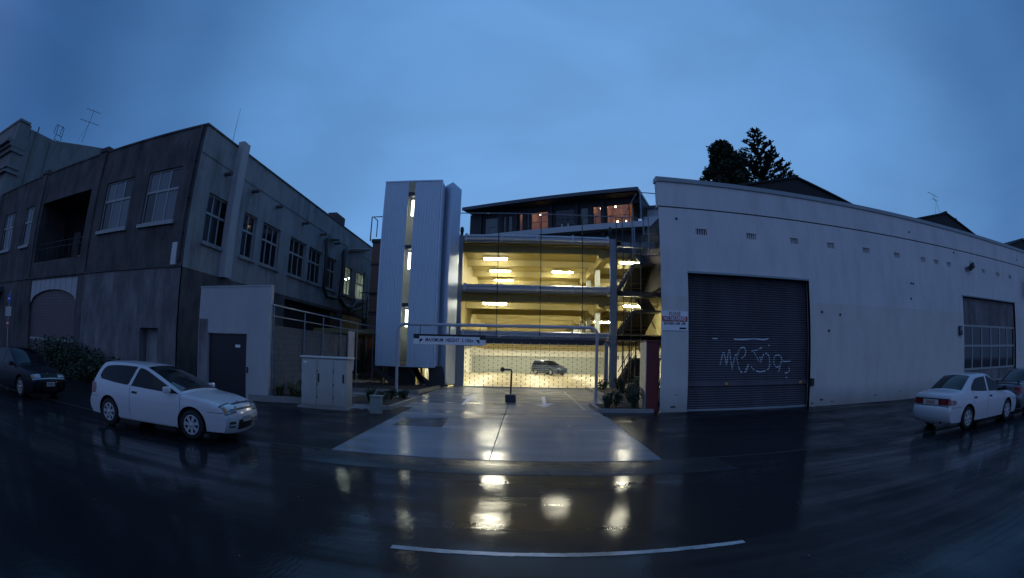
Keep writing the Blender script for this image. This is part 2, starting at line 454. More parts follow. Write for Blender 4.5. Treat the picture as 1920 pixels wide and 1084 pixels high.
def lettering(txt, size, loc, rot, m, parent=None, width=None, bold=0.0, name='lettering', depth=0.002):
    c = bpy.data.curves.new(name, 'FONT')
    c.body = txt; c.size = size; c.extrude = depth; c.offset = bold; c.align_x = 'CENTER'; c.align_y = 'CENTER'
    c.resolution_u = 3
    c.materials.append(m)
    o = bpy.data.objects.new(name, c); C.objects.link(o)
    bpy.context.view_layer.update()
    s = (width / o.dimensions.x) if width else 1.0
    if parent:
        loc = Vector(loc) - parent.location
    me = bpy.data.meshes.new_from_object(o.evaluated_get(bpy.context.evaluated_depsgraph_get()))
    me.transform(Matrix.Diagonal((s, 1, 1, 1)))
    bpy.data.objects.remove(o); bpy.data.curves.remove(c)
    o = link(name, me, parent, local=True)
    o['kind'] = 'stuff'
    o.location = loc; o.rotation_euler = rot
    return o
FY, GY, TY, PY = 15.58, 28.1, 25.9, 18.8      # building line, car-park front, stair tower front, height gantry

# ================================================================== the setting: ground
KY = 8.60                                               # edge of the carriageway
def road_z(y):                                          # the carriageway falls gently to the gutter, the footpath rises again
    return 0.0 if y < 4.2 else -0.0158 * (y - 4.2)
def path_z(y):
    return -0.060 + 0.09 * min(1, max(0, (y - KY) / 5.2))
structure('ground', MB().box(-400, 400, -300, 500, -0.9, -0.35), M['path'])
structure('yard', MB().box(-70, 70, 15.9, 140, -0.6, -0.012), M['path'])
mb = MB()
mb.grid([[(x, y, road_z(y)) for x in (-160, -60, -20, 0, 20, 60, 160)] for y in (-12, -4, 2, 4.2, 6, KY - .06)], smooth=False)
structure('road', mb, M['road'])
DX0, DX1, DY1 = -3.55, 2.66, 14.75                      # the vehicle crossing
for n_, (x0, x1) in dict(a=(-160, DX0 - 0.012), b=(DX1 + 0.012, 160)).items():
    mb = MB(); ys = [KY + (15.9 - KY) * k / 12 for k in range(13)]
    mb.grid([[(x, y, path_z(y) + .004) for x in (x0, x1)] for y in ys], smooth=False)
    mb.quad((x0, KY, path_z(KY) + .004), (x1, KY, path_z(KY) + .004), (x1, KY, -.3), (x0, KY, -.3))
    structure('footpath', mb, M['path'])
for x0, x1 in ((-160, DX0 - 0.012), (DX1 + 0.012, 160)):
    structure('kerb_strip', MB().box(x0, x1, KY - .055, KY - .004, -0.3, path_z(KY)), M['kerb_dark'])
random.seed(4)
mb = MB(); xs_g = [-3.7 + .14 * i for i in range(54)]
edge_ = [7.42 + .05 * noise.noise(Vector((x * .9, 0, 0))) + .03 * noise.noise(Vector((x * 4, 3, 0))) for x in xs_g]
mb.grid([[(x, e, road_z(e) + .003) for x, e in zip(xs_g, edge_)], [(x, e + .03, road_z(e) + .012) for x, e in zip(xs_g, edge_)], [(x, KY - .2, road_z(KY) + .012) for x in xs_g], [(x, KY - .07, road_z(KY) + .006) for x in xs_g]])
structure('gutter', mb, M['gutter'])
# concrete driveway: slabs with open joints
joint = lambda y: -0.53 + 0.012 * (y - 8.3)
drive = thing('driveway', 'wet concrete driveway running from the street to the roller grille', 'driveway', (0, 12, 0))
drive['kind'] = 'structure'
def slab(pts, m='drive', name='slab'):
    mb = MB(); n = len(pts)
    top = [(x, y, path_z(y)) for x, y in pts]
    mb.poly(top); 
    for i in range(n):
        p, q = top[i], top[(i + 1) % n]
        mb.quad(p, q, (q[0], q[1], q[2] - .2), (p[0], p[1], p[2] - .2))
    mb.obj(name, M[m], drive)
g_ = 0.008
slab([(DX0, KY - .02), (joint(KY) - g_, KY - .02), (joint(13.8) - g_, 13.8 - g_), (DX0, 13.8 - g_)])
slab([(DX0, 13.8), (joint(13.8) - g_, 13.8), (joint(DY1) - g_, DY1 - g_), (DX0, DY1 - g_)])
slab([(joint(KY) + g_, KY - .02), (DX1, KY - .02), (DX1, 13.8 - g_), (joint(13.8) + g_, 13.8 - g_)])
slab([(joint(13.8) + g_, 13.8), (DX1, 13.8), (DX1, DY1 - g_), (joint(DY1) + g_, DY1 - g_)])
slab([(-4.02, DY1 + g_), (joint(DY1) - g_, DY1 + g_), (joint(21) - g_, 21 - g_), (-4.02, 21 - g_)])
slab([(joint(DY1) + g_, DY1 + g_), (2.6, DY1 + g_), (2.6, 18.2), (3.8, 18.2), (3.8, 21 - g_), (joint(21) + g_, 21 - g_)])
slab([(-4.3, 21 + g_), (joint(21), 21 + g_), (joint(21), 28.0), (-4.3, 28.0)])
slab([(joint(21) + 2 * g_, 21 + g_), (3.8, 21 + g_), (3.8, 28.0), (joint(21) + 2 * g_, 28.0)])
slab([(-8.9, 18.6), (-4.04, 18.6), (-4.04, 21 - g_), (-8.9, 21 - g_)])
tp = []
for p in ((762, 783), (841, 784), (829, 801), (737, 797)):
    x, y = gz(*p, .0); x, y = gz(*p, path_z(y)); tp.append((x, y, path_z(y) + .001))
structure('trench_cover', MB().prism(tp, (0, 0, .004)), M['drive_patch'])

# painted marks
def mark(name, pix, z, m='paint', label=None):
    o = MB().prism([(*gz(*p, z), z) for p in pix], (0, 0, 0.003)).obj(name, M[m])
    o['kind'] = 'structure'
    return o
y0, y1 = 4.09, 4.175
xa, xb = gz(732, 1028)[0], gz(1398, 1018)[0]
mb = MB()
for i in range(24):                                    # worn edges
    a, b = xa + (xb - xa) * i / 24, xa + (xb - xa) * (i + 1) / 24
    mb.quad((a, y0 + random.uniform(-.006, .006), .004), (b, y0 + random.uniform(-.006, .006), .004), (b, y1 + random.uniform(-.006, .006), .004), (a, y1 + random.uniform(-.006, .006), .004))
structure('centre_line', mb, M['paint'])
for k in (3, 4):
    structure('centre_line', MB().box(xa + k * 10.5, xb + k * 10.5, y0, y1, -0.05, 0.004), M['paint'])
mark('arrow_marking', [(864, 758.7), (872, 758.4), (884, 748.6), (889, 746.8), (890.5, 738.8), (865.5, 746.6), (876, 747.2)], 0.031, 'arrow_paint')
mark('arrow_marking', [(1015, 744.3), (1021.9, 743.7), (1024.1, 756.5), (1037.4, 756.5), (1024, 763.4), (1003.5, 760.2), (1017.5, 758)], 0.031, 'arrow_paint')
mark('edge_line', [(1056.5, 735), (1059.5, 735), (1098, 768), (1093, 768)], 0.031)

# litter of fallen leaves, too many and small to count
mb = MB()
for i in range(150):
    x, y = random.uniform(-12, 12), random.choice([random.uniform(7.2, 8.5), random.uniform(8.7, 14), random.uniform(3, 8)])
    z = road_z(y) + .014 if y < 8.55 else path_z(y) + .012
    a, s = random.uniform(0, 6.28), random.uniform(0.012, 0.03)
    mb.add([(x + s * math.cos(a), y + s * math.sin(a), z), (x - .5 * s * math.sin(a), y + .5 * s * math.cos(a), z + .006), (x - s * math.cos(a), y - s * math.sin(a), z), (x + .5 * s * math.sin(a), y - .5 * s * math.cos(a), z + .004)], [(0, 1, 2, 3)])
o = mb.obj('fallen_leaves', mat('fallen_leaf', (0.16, 0.11, 0.06), 0.6, var=0.4, scale=20)); o['kind'] = 'stuff'

# ------------------------------------------------------------------ foliage helpers
def leaf_cloud(mb, c, rad, n, size, mi=0, droop=0.0, shell=0.55):
    c = Vector(c); rad = Vector(rad)
    for i in range(n):
        d = Vector((random.gauss(0, 1), random.gauss(0, 1), random.gauss(0, 1))).normalized()
        q = shell + (1 - shell) * random.random() ** 0.7
        p = c + Vector((d.x * rad.x, d.y * rad.y, d.z * rad.z)) * q
        s = size * random.uniform(0.6, 1.4)
        e = Vector((random.gauss(0, 1), random.gauss(0, 1), random.gauss(0, .6))).normalized()
        f = e.cross(Vector((random.gauss(0, 1), random.gauss(0, 1), random.gauss(0, 1)))).normalized()
        e = e + Vector((0, 0, -droop))
        mb.add([p - e * s, p + f * s * .45, p + e * s, p - f * s * .45], [(0, 1, 2, 3)], mi)
def strap_plant(mb, c, h, n, spread, mi=0, wdt=0.03):
    for i in range(n):
        a = random.uniform(0, 6.28); hh = h * random.uniform(.55, 1.1); sp = spread * random.uniform(.3, 1)
        d = Vector((math.cos(a), math.sin(a), 0)); e = Vector((-d.y, d.x, 0)) * wdt
        b = Vector(c) + d * random.uniform(0, .08)
        pts = [b, b + d * sp * .3 + Vector((0, 0, hh * .6)), b + d * sp * .7 + Vector((0, 0, hh * .95)), b + d * sp + Vector((0, 0, hh * .8))]
        for k in range(3):
            w0, w1 = (1, .9, .6, .05)[k], (1, .9, .6, .05)[k + 1]
            mb.add([pts[k] - e * w0, pts[k] + e * w0, pts[k + 1] + e * w1, pts[k + 1] - e * w1], [(0, 1, 2, 3)], mi)
def plant(c, h, label, kind='strap', n=40, group=None, rad=0.4, yellow=False):
    t = thing('garden_plant', label, 'plant', c, 0, group)
    mb = MB()
    if kind == 'strap':
        strap_plant(mb, (0, 0, 0), h, n, rad)
    else:
        for k in range(6):
            a = random.uniform(0, 6.28); q = random.uniform(0, rad * .6)
            leaf_cloud(mb, (q * math.cos(a), q * math.sin(a), h * random.uniform(.35, .75)), (rad * .55, rad * .55, h * .35), n, 0.06)
    mb.obj('foliage', M['leaf_yellow' if yellow else 'leaf'], t, local=True)
    s = MB()
    for k in range(5):
        a = k * 1.3; s.tube([(0, 0, -.02), (.06 * math.cos(a), .06 * math.sin(a), h * .3), (.16 * math.cos(a), .16 * math.sin(a), h * .6)], [.012, .01, .005], 5)
    s.obj('stems', M['bark'], t, local=True, kind='stuff')
    return t

# planters with low kerbs
def planter(label, kerb_path, bed, z=0.16, width=0.12):
    t = thing('planter', label, 'planter', (*bed[0], 0))
    for (a, b) in zip(kerb_path[:-1], kerb_path[1:]):
        d = (Vector(b) - Vector(a)).normalized()
        a2, b2 = Vector(a) + d * 0.004, Vector(b) - d * 0.004
        n_ = Vector((-d.y, d.x)) * width / 2
        MB().prism([(*(a2 - n_), -.05), (*(b2 - n_), -.05), (*(b2 + n_), -.05), (*(a2 + n_), -.05)], (0, 0, z + .05)).obj('kerb', M['kerb'], t)
    MB().prism([(*p, -.05) for p in bed], (0, 0, z + .01)).obj('soil', M['soil'], t)
    return t
planter('low kerbed garden bed beside the driveway at the foot of the red pillar', [(2.62, 17.8), (2.62, 15.75), (4.42, 15.55)], [(2.68, 17.8), (2.68, 15.86), (4.4, 15.68), (4.4, 17.8)])
planter('long kerbed garden bed running back along the driveway below the steel stair', [(4.4, 18.3), (3.95, 18.4), (3.85, 27.7)], [(4.0, 18.5), (8.6, 18.0), (8.6, 27.9), (3.93, 27.7)])
planter('kerbed garden bed at the left edge of the driveway around the gantry post', [(-6.3, 14.75), (-4.1, 14.75), (-4.0, 18.3)], [(-6.3, 14.85), (-4.18, 14.85), (-4.08, 18.4), (-6.3, 18.4)])
planter('dark planted bed under the floating metal stair tower', [(-8.9, 21.2), (-4.75, 21.9), (-4.3, 27.9)], [(-8.9, 21.35), (-4.83, 22.0), (-4.4, 27.9), (-8.9, 27.9)])
K0, K1 = gz(466, 751, .03), gz(566, 757, .03)
planter('kerbed garden bed in front of the grey block wall behind the cabinet', [K0, K1], [(K0[0], K0[1] + .07), (K1[0], K1[1] + .07), (K1[0], 17.4), (-8.5, 17.4), (-8.5, 14.58), (K0[0], 14.58)], z=0.24)
RP = [(3.0, 16.4, .55, 'small strap leaved plant at the front corner of the bed beside the right gantry post'), (3.4, 16.9, .6, 'low bushy shrub just behind the front corner plant of the right bed'), (3.9, 16.3, .75, 'spiky plant in the middle of the front row beside the red pillar'), (4.1, 17.2, .9, 'rounded shrub close behind the middle of the right front bed'), (4.4, 19.2, .7, 'strap leaved plant at the near end of the long bed below the stair'), (4.9, 20.5, .9, 'leafy shrub second along the long bed below the stair'), (5.6, 19.6, 1.0, 'tall strap leaved plant near the red pillar in the long bed'), (6.0, 21.5, 1.0, 'big leafy shrub half way along the long bed below the stair'), (5.0, 23.4, .8, 'grassy plant beside the kerb half way to the steel column'), (6.4, 24.2, 1.1, 'tall bushy shrub before the foot of the steel stair'), (7.2, 20.2, 1.1, 'strap plant tucked behind the red pillar'), (4.5, 26.0, .6, 'low shrub at the foot of the right steel column'), (5.4, 26.6, .7, 'strap leaved plant at the far end of the bed under the stair')]
for i, (x, y, h, lb) in enumerate(RP):
    plant((x, y, .1), h, lb, 'bush' if i % 2 else 'strap', 70 if i % 2 else 45, 'plants right of the driveway', .45)
LP = [(-4.6, 15.6, .45, 'low bushy plant at the front right corner of the left planter'), (-5.2, 16.3, .5, 'strap leaved plant in the middle of the left planter'), (-4.7, 17.2, .4, 'low shrub just in front of the left gantry post'), (-5.8, 15.5, .4, 'grassy plant at the cabinet end of the left planter'), (-4.4, 18.1, .35, 'smallest shrub beside the foot of the left gantry post')]
for i, (x, y, h, lb) in enumerate(LP):
    plant((x, y, .1), h, lb, 'strap' if i % 2 else 'bush', 40, 'plants round the left gantry post', .3)
BP = [(-8.2, 15.0, .40, 'yellowish flax nearest the pale annex corner'), (-7.8, 15.3, .48, 'yellowish flax second from the annex behind the kerb'), (-6.9, 15.2, .45, 'yellowish flax hidden most by the cabinet'), (-7.9, 16.4, .55, 'tallest yellowish flax against the grey block wall'), (-7.35, 14.9, .40, 'shortest yellowish flax at the kerb left of the cabinet')]
for i, (x, y, h, lb) in enumerate(BP):
    plant((x, y, .2), h, lb, 'strap', 50, 'plants in front of the block wall', .4, True)

# ================================================================== left: old two-storey concrete building
SX = -13.74
old = thing('concrete_building', 'sooty old two storey concrete building with a parapet on the left corner', 'building', (SX, FY, 0))
TOP = 11.32
px2 = lambda a, b: (*fy(*a, FY), *fy(*b, FY))
# street face openings in the plane of the street (x0, x1, z0, z1)
F1 = (-17.05, -14.75, 7.0, 9.5)
F2 = (-20.55, -18.2, 7.0, 9.5)
F3 = (-30.65, -29.3, 7.1, 9.55)
F4 = (-34.6, -32.6, 7.1, 9.6)
BAL = (-28.0, -22.0, 5.9, 9.45, 2.4)
ARCH = (-27.9, -22.0, 0.0, 4.88, .35)
DOOR = (-16.2, -14.95, 0.0, 2.42, .55)
ENT = (-37, -33.2, 0.0, 4.3, 1.2)
LZ = 4.96
SE = 47.0
mb = MB()
wall(mb, -36.5, SX, LZ, TOP, FY, .28, [F1, F2, F3, F4, BAL])
mb.quad((-36.5, FY + .5, TOP), (SX - .4, FY + .5, TOP), (SX - .4, FY, TOP), (-36.5, FY, TOP))
mb.obj('street_wall', M['dark_concrete'], old)
mb = MB()
wall(mb, -36.5, -21.3, 0, LZ - .012, FY - .03, .4, [ARCH, ENT])
mb.obj('lower_wall', M['dark_concrete'], old)
mb = MB()
wall(mb, -21.295, SX - .04, 0, LZ - .012, FY - .035, .4, [DOOR])
mb.obj('patched_wall', M['patch_plaster'], old)
# side face in plane x = SX
def sidewin(tl, br, zt=8.5, zb=6.15):
    return (fx(*tl, SX)[0], fx(*br, SX)[0])
zt, zb = 8.52, 6.28
W = []
for (a, b) in [((399, 330), (430, 400)), ((459, 400), (483, 410)), ((495, 420), (527, 430)), ((546, 440), (576, 450)), ((582, 450), (607, 455)), ((612, 460), (633, 470)), ((645, 490), (662, 500)), ((669, 500), (685, 510))]:
    W.append((fx(*a, SX)[0], fx(*b, SX)[0], zb, zt))
mb = MB()
GO = [(fx(532, 575, SX)[0], fx(632, 590, SX)[0], 1.2, fx(580, 572, SX)[1], .35), (fx(641, 595, SX)[0], fx(684, 600, SX)[0], 1.2, fx(580, 572, SX)[1], .35)]
wall(mb, FY, SE, LZ, TOP, SX, -.28, [(a, b, c, d) for a, b, c, d in W], axis='y')
mb.quad((SX, FY, TOP), (SX - .4, FY, TOP), (SX - .4, SE, TOP), (SX, SE, TOP))
mb.obj('side_wall', M['side_plaster'], old)
mb = MB()
wall(mb, FY - .035, SE, 0, LZ - .012, SX + .04, -.35, [(a, b, c, d) for a, b, c, d, e in GO], axis='y')
mb.quad((SX + .04, FY - .03, LZ - .012), (SX + .04, SE, LZ - .012), (SX - .1, SE, LZ - .012), (SX - .1, FY - .03, LZ - .012))
mb.obj('side_plinth', M['dark_concrete'], old)
MB().box(-36.4, SX - .36, FY + .45, SE - .1, TOP - .75, TOP - .6).obj('roof', M['roof'], old)
MB().box(-36.4, SX - .45, SE, SE + .2, 0, TOP).obj('rear_wall', M['dark_concrete'], old)
# blank backs a little way inside, so that every opening shows a dark room
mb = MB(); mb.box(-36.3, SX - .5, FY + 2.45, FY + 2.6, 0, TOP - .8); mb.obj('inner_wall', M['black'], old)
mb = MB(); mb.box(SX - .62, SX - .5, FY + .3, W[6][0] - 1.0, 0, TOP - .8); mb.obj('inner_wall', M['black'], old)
# parapet coping and string line
MB().box(-36.5, SX + .05, FY - .05, FY + .3, TOP, TOP + .09).obj('parapet_coping', M['dark_concrete'], old)
MB().box(SX - .3, SX + .05, FY + .31, SE, TOP, TOP + .09).obj('parapet_coping', M['dark_concrete'], old)
mb = MB()
for k in range(1):
    mb.box(SX, SX + .035, FY + .02, SE, 10.02, 10.07)
mb.obj('string_line', M['side_plaster'], old)
MB().box(SX - .75, SX - .05, fx(631, 415, SX)[0], fx(648, 415, SX)[0], TOP + .09, TOP + .75).obj('chimney', M['dark_concrete'], old)
PL0 = fx(446, 330, SX + .36)[0]
# pilaster rising past the parapet
MB().box(SX + .002, SX + .36, PL0, PL0 + .62, LZ - .02, fx(462, 267, SX + .36)[1]).obj('pilaster', M['pale_plaster'], old)
# street face pilasters
for x in (-21.6, -28.6):
    MB().box(x - .32, x + .32, FY - .10, FY - .002, LZ + .01, TOP - .02).obj('pilaster', M['dark_concrete'], old)
    MB().box(x - .4, x + .4, FY - .12, FY + .3, TOP + .092, TOP + .32).obj('pier_cap', M['dark_concrete'], old)
for z in (LZ,):
    MB().box(-36.5, SX - .02, FY - .09, FY - .001, z + .0, z + .10).obj('string_course', M['dark_concrete'], old)

def sash_window(a0, a1, z0, z1, axis, at, inward, cols, split, lit=None, deep=.18, blind=False, sill=True, parent=old):
    """a window: the white frame is the part; its panes and sill are sub-parts"""
    P = (lambda a, d, z: (a, at + inward * d, z)) if axis == 'x' else (lambda a, d, z: (at + inward * d, a, z))
    def bx(mb, a, b, d0, d1, c, e):
        p, q = P(a, d0, c), P(b, d1, e)
        mb.box(p[0], q[0], p[1], q[1], c, e)
    fr = MB(); t = .075
    bx(fr, a0 + .002, a0 + t, deep - .04, deep + .05, z0 + .002, z1 - .002); bx(fr, a1 - t, a1 - .002, deep - .04, deep + .05, z0 + .002, z1 - .002)
    bx(fr, a0 + t, a1 - t, deep - .04, deep + .05, z1 - t, z1 - .002); bx(fr, a0 + t, a1 - t, deep - .04, deep + .05, z0 + .002, z0 + t + .02)
    zm = z0 + (z1 - z0) * split
    bx(fr, a0 + t, a1 - t, deep - .05, deep + .04, zm - .055, zm + .055)
    for i in range(1, cols):
        m = a0 + (a1 - a0) * i / cols
        bx(fr, m - .04, m + .04, deep - .03, deep + .035, z0 + t + .02, zm - .055); bx(fr, m - .04, m + .04, deep - .03, deep + .035, zm + .055, z1 - t)
    f = fr.obj('window', M['sash'], parent)
    for i in range(cols):
        m0, m1 = a0 + (a1 - a0) * i / cols, a0 + (a1 - a0) * (i + 1) / cols
        m0, m1 = m0 + (t if i == 0 else .04), m1 - (t if i == cols - 1 else .04)
        for j, (c, e) in enumerate(((z0 + t + .02, zm - .055), (zm + .055, z1 - t))):
            g = MB(); bx(g, m0, m1, deep, deep + .008, c, e)
            g.obj('pane', M['glass'] if lit else M['blind'] if (blind and (i + j) % 3 != 0) else M['pane'], f)
    if sill:
        s = MB(); bx(s, a0 - .12, a1 + .12, -.13, deep - .05, z0 - .16, z0 - .003)
        s.obj('sill', M['side_plaster' if axis == 'y' else 'sash'], f)
    return f
for (a, b, c, d), n_ in ((F1, 3), (F2, 3), (F3, 2), (F4, 3)):
    sash_window(a, b, c, d, 'x', FY, 1, n_, .60, blind=True, deep=.14)
for i, (a, b, c, d) in enumerate(W):
    sash_window(a, b, c, d, 'y', SX, -1, 3 if i != 1 else 2, .60, lit=i >= 6)
# the lit room behind the two far windows
a, b = W[6][0] - .8, W[7][1] + .8
mb = MB(); mb.box(SX - 5.2, SX - 5.0, a, b, 5.4, 9.4); mb.box(SX - 5, SX - .35, a - .1, a, 5.4, 9.4); mb.box(SX - 5, SX - .35, b, b + .1, 5.4, 9.4)
mb.box(SX - 5, SX - .35, a, b, 9.2, 9.4); mb.box(SX - 5, SX - .35, a, b, 5.3, 5.4)
mb.obj('lit_room', M['white_wall'], old)
for i, (px, py, lb) in enumerate(((650, 524, 'left lamp seen in the nearer lit window of the concrete building'), (657, 523, 'right lamp seen in the nearer lit window of the concrete building'), (674, 524, 'left lamp seen in the farthest lit window of the concrete building'), (681, 525, 'right lamp seen in the farthest lit window of the concrete building'))):
    y, z = fx(px, py, SX - 1.1)
    t = thing('office_light', lb, 'ceiling light', (SX - 1.1, y, z), 0, 'office lights behind the lit windows')
    MB().box(-.12, .12, -.3, .3, .05, .09).obj('housing', M['white_wall'], t, local=True)
    MB().box(-.1, .1, -.26, .26, -.02, .045).obj('tube', M['lamp_white'], t, local=True)
    MB().tube([(0, 0, .09), (0, 0, 9.2 - z)], .015, 5).obj('hanger', M['dark_steel'], t, local=True)
# balcony recess
mb = MB()
x0, x1, z0, z1, d = BAL
for z in (z0 + .75, z0 + 1.05):
    mb.tube([(x0, FY + .15, z), (x1, FY + .15, z)], .025, 6)
for k in range(9):
    x = x0 + (x1 - x0) * (k + .5) / 9
    mb.tube([(x, FY + .15, z0), (x, FY + .15, z0 + 1.05)], .018, 6)
mb.obj('balcony_rail', M['dark_steel'], old)
MB().box(x0 + 1.4, x0 + 2.3, FY + 2.36, FY + 2.44, z0, z0 + 2.1).obj('balcony_door', M['dark_concrete'], old)
MB().box(x0 + 3.0, x0 + 3.35, FY + 1.9, FY + 2.1, z0, z0 + .55).obj('balcony_box', M['pale_plaster'], old)
# arched garage door: fan of boards over a roller shutter
x0, x1, z0, z1, d = ARCH
spring, rise = 4.02, .52
n_ = 9
archz = lambda x: spring - .5 + (rise + .25) * math.sqrt(max(0, 1 - ((x - (x0 + x1) / 2) / ((x1 - x0) / 2)) ** 2))
for i in range(n_):
    a, b = x0 + (x1 - x0) * i / n_ + .02, x0 + (x1 - x0) * (i + 1) / n_ - .02
    pts = [(a, FY + .02, archz(a)), ((a + b) / 2, FY + .02, archz((a + b) / 2)), (b, FY + .02, archz(b)), (b, FY + .02, z1), (a, FY + .02, z1)]
    MB().prism(pts, (0, .08, 0)).obj('arch_board', M['pale_plaster'], old)
mb = MB()
k = 0; z = .02
while z < 4.3:
    mb.box(x0, x1, FY + .16 + (.02 if k % 2 else 0), FY + .2, z, z + .075, 0); z += .078; k += 1
mb.obj('roller_shutter', M['shutter_brown'], old, kind='stuff')
MB().box(x0 + .1, x1 - .1, FY + .12, FY + .158, 1.55, 1.68).obj('shutter_bar', M['sash'], old)
# recessed side door and the entrance with its awning
x0, x1, z0, z1, d = DOOR
dr = MB().box(x0 + .02, x1 - .02, FY + .45, FY + .5, .03, z1 - .02).obj('door', M['side_plaster'], old)
MB().tube([(x1 - .15, FY + .43, 1.05), (x1 - .15, FY + .36, 1.05), (x1 - .28, FY + .36, 1.05)], .012, 6).obj('handle', M['galv'], dr)
MB().prism([(-38, FY - .04, 4.7), (-38, FY - .04, 4.35), (-38, FY - 1.3, 4.25), (-38, FY - 1.25, 4.4)], (5.2, 0, 0)).obj('awning', M['fascia'], old)
# downpipe on the corner, side rainwater spouts
MB().tube([(SX - .25, FY - .09, TOP + .02), (SX - .25, FY - .09, 5.2)], .07, 8).obj('downpipe', M['dark_concrete'], old)
for z in (9.6, 7.9, 6.4):
    MB().box(SX - .36, SX - .14, FY - .17, FY - .001, z, z + .06).obj('pipe_bracket', M['dark_concrete'], old)
for px, py in ((431, 286), (480, 321), (524, 351), (572, 384), (605, 406), (631, 425)):
    y, z = fx(px, py, SX)
    MB().box(SX - .05, SX + .42, y - .09, y + .09, 9.62, 9.74).obj('rain_spout', M['dark_concrete'], old)
# pipes and ducts low on the side wall's far end
def duct(pix, r, X=SX + .25, name='duct'):
    pts = [(X, *fx(*p, X)) for p in pix]
    return MB().tube(pts, r, 8).obj(name, M['dark_steel'], old)
duct([(634, 449), (617, 447), (613, 450), (611, 500), (607, 540), (612, 556), (630, 560)], .13)
duct([(690, 468), (652, 468), (646, 472), (643, 520), (638, 556)], .16)
duct([(636, 558), (646, 574), (660, 578), (668, 566), (690, 562)], .17)
duct([(640, 562), (655, 584), (668, 580), (690, 575)], .10)

# things on the old building's street face
t = thing('wall_light', 'long white box light fixed beside the corner of the sooty building', 'light', (-14.25, FY, 5.5))
MB().rbox(-.16, .16, -.16, -.002, -.48, .48, .03).obj('cover', M['cabinet_top'], t, local=True)
MB().box(-.12, .12, -.1, -.004, -.58, -.485).obj('base', M['dark_steel'], t, local=True)
t = thing('aerial_mast', 'thin whip aerial standing behind the pale pilaster', 'aerial', (SX - .2, PL0 - .3, TOP))
MB().tube([(0, 0, 0), (.02, -.02, 2.1)], [.014, .006], 6).obj('whip', M['dark_steel'], t, local=True)
MB().box(-.05, .05, -.05, .05, 0, .1).obj('foot', M['dark_steel'], t, local=True)

# street signs by the entrance
sx_, sy_ = gz(33, 665, 0.9)
t = thing('sign_post', 'post with small red and blue street signs beside the entrance far left', 'street sign', (-29.4, 14.6, 0))
MB().tube([(0, 0, 0), (0, 0, 4.2)], .035, 8).obj('pole', M['galv'], t, local=True)
for z, m, h in ((3.55, 'sign_blue', .45), (2.1, 'sign_red', .5)):
    p = MB().rbox(-.28, .28, -.06, -.04, z, z + h, .008).obj('sign_plate', M[m], t, local=True)
    MB().box(-.2, .2, -.065, -.0605, z + h * .4, z + h * .55).obj('sign_bar', M['sign_white'], p, local=True)
MB().box(-.5, .5, -.06, -.04, 2.75, 3.3).obj('notice_board', M['cabinet'], t, local=True)

# dark hedge between the parked cars
t = thing('hedge', 'dark green bush spilling over the footpath behind the white hatchback', 'bush', (-18.4, 14.2, 0))
mb = MB()
for i in range(44):
    q = i / 43
    x = -4.6 + 8.2 * q
    h = 1.75 * (1 - .72 * max(0, (q - .25) / .75) ** 1.2)
    for k in range(2):
        leaf_cloud(mb, (x + random.uniform(-.3, .3), random.uniform(-1.0, .8), h * random.uniform(.25, .78)), (.6, .6, h * .36), 95, .085)
mb.obj('foliage', M['leaf'], t, local=True)
mb = MB()
for i in range(26):
    x = random.uniform(-4.2, 3.0); mb.tube([(x, random.uniform(-.6, .6), 0), (x + random.uniform(-.3, .3), random.uniform(-.6, .6), .9)], [.03, .012], 5)
mb.obj('stems', M['bark'], t, local=True, kind='stuff')

# ------------------------------------------------------------------ tall classical building at the far left
tall = thing('tall_building', 'tall old plastered building with a moulded cornice at the far left', 'building', (-36.6, FY, 0))
TX = -36.3
TT = 16.9
mb = MB()
wall(mb, -64, TX, 0, 14.6, FY - .3, .4, [(-39.2, -37.8, 8.4, 12.3), (-43.5, -42, 8.4, 12.3), (-39.2, -37.8, 1.0, 5.0)])
mb.quad((TX, FY - .3, 0), (TX, 40, 0), (TX, 40, TT - .9), (TX, FY - .3, TT - .9))
mb.obj('wall', M['tall_plaster'], tall)
MB().prism([(TX - .3, FY + 1.1, TT - .95), (TX - .3, 27.3, TT - .95), (TX - .3, 27.3, 18.55), (TX - .3, 19.6, 16.8), (TX - .3, FY + 1.1, 16.8)], (.302, 0, 0)).obj('side_gable', M['tall_plaster'], tall)
for z0, z1, dd in ((14.6, 14.95, .25), (14.95, 15.2, .5), (15.2, 15.45, .85), (13.4, 13.6, .22), (13.0, 13.15, .35), (15.45, 17.0, .12)):
    MB().box(-64, TX + min(dd, .3) * .5, FY - .3 - dd, FY + 1.0, z0, z1).obj('cornice', M['tall_plaster'], tall)
MB().box(-64, TX + .15, FY - .5, FY + .8, 17.0, 17.18).obj('parapet_cap', M['tall_plaster'], tall)
for (a, b, c, d) in ((-39.2, -37.8, 8.4, 12.3), (-43.5, -42, 8.4, 12.3)):
    for (p, q) in ((a - .25, a), (b, b + .25)):
        MB().box(p, q, FY - .42, FY - .302, c - .1, d + .3).obj('window_surround', M['tall_plaster'], tall)
    sash_window(a, b, c, d, 'x', FY - .3, 1, 2, .5, sill=False, parent=tall)
for y in (17.4, 19.3):
    MB().tube([(TX + .1, y, 17.2 if y < 18 else 16.6), (TX + .1, y, 10.0)], .085, 8).obj('downpipe', M['tall_plaster'], tall)
t = thing('roof_ladder', 'hooped steel ladder top standing on the roof of the tall old building', 'ladder', (TX - .1, 19.9, 16.6))
mb = MB()
for y in (-.3, .45):
    mb.tube([(0, y, 0), (0, y, 1.5), (-.25, y, 1.75), (-.5, y, 1.5), (-.5, y, 1.0)], .035, 6)
mb.obj('hoop', M['dark_steel'], t, local=True)
for z in (.35, .8, 1.6):
    MB().tube([(0, -.3, z), (0, .45, z)], .025, 6).obj('rung', M['dark_steel'], t, local=True)
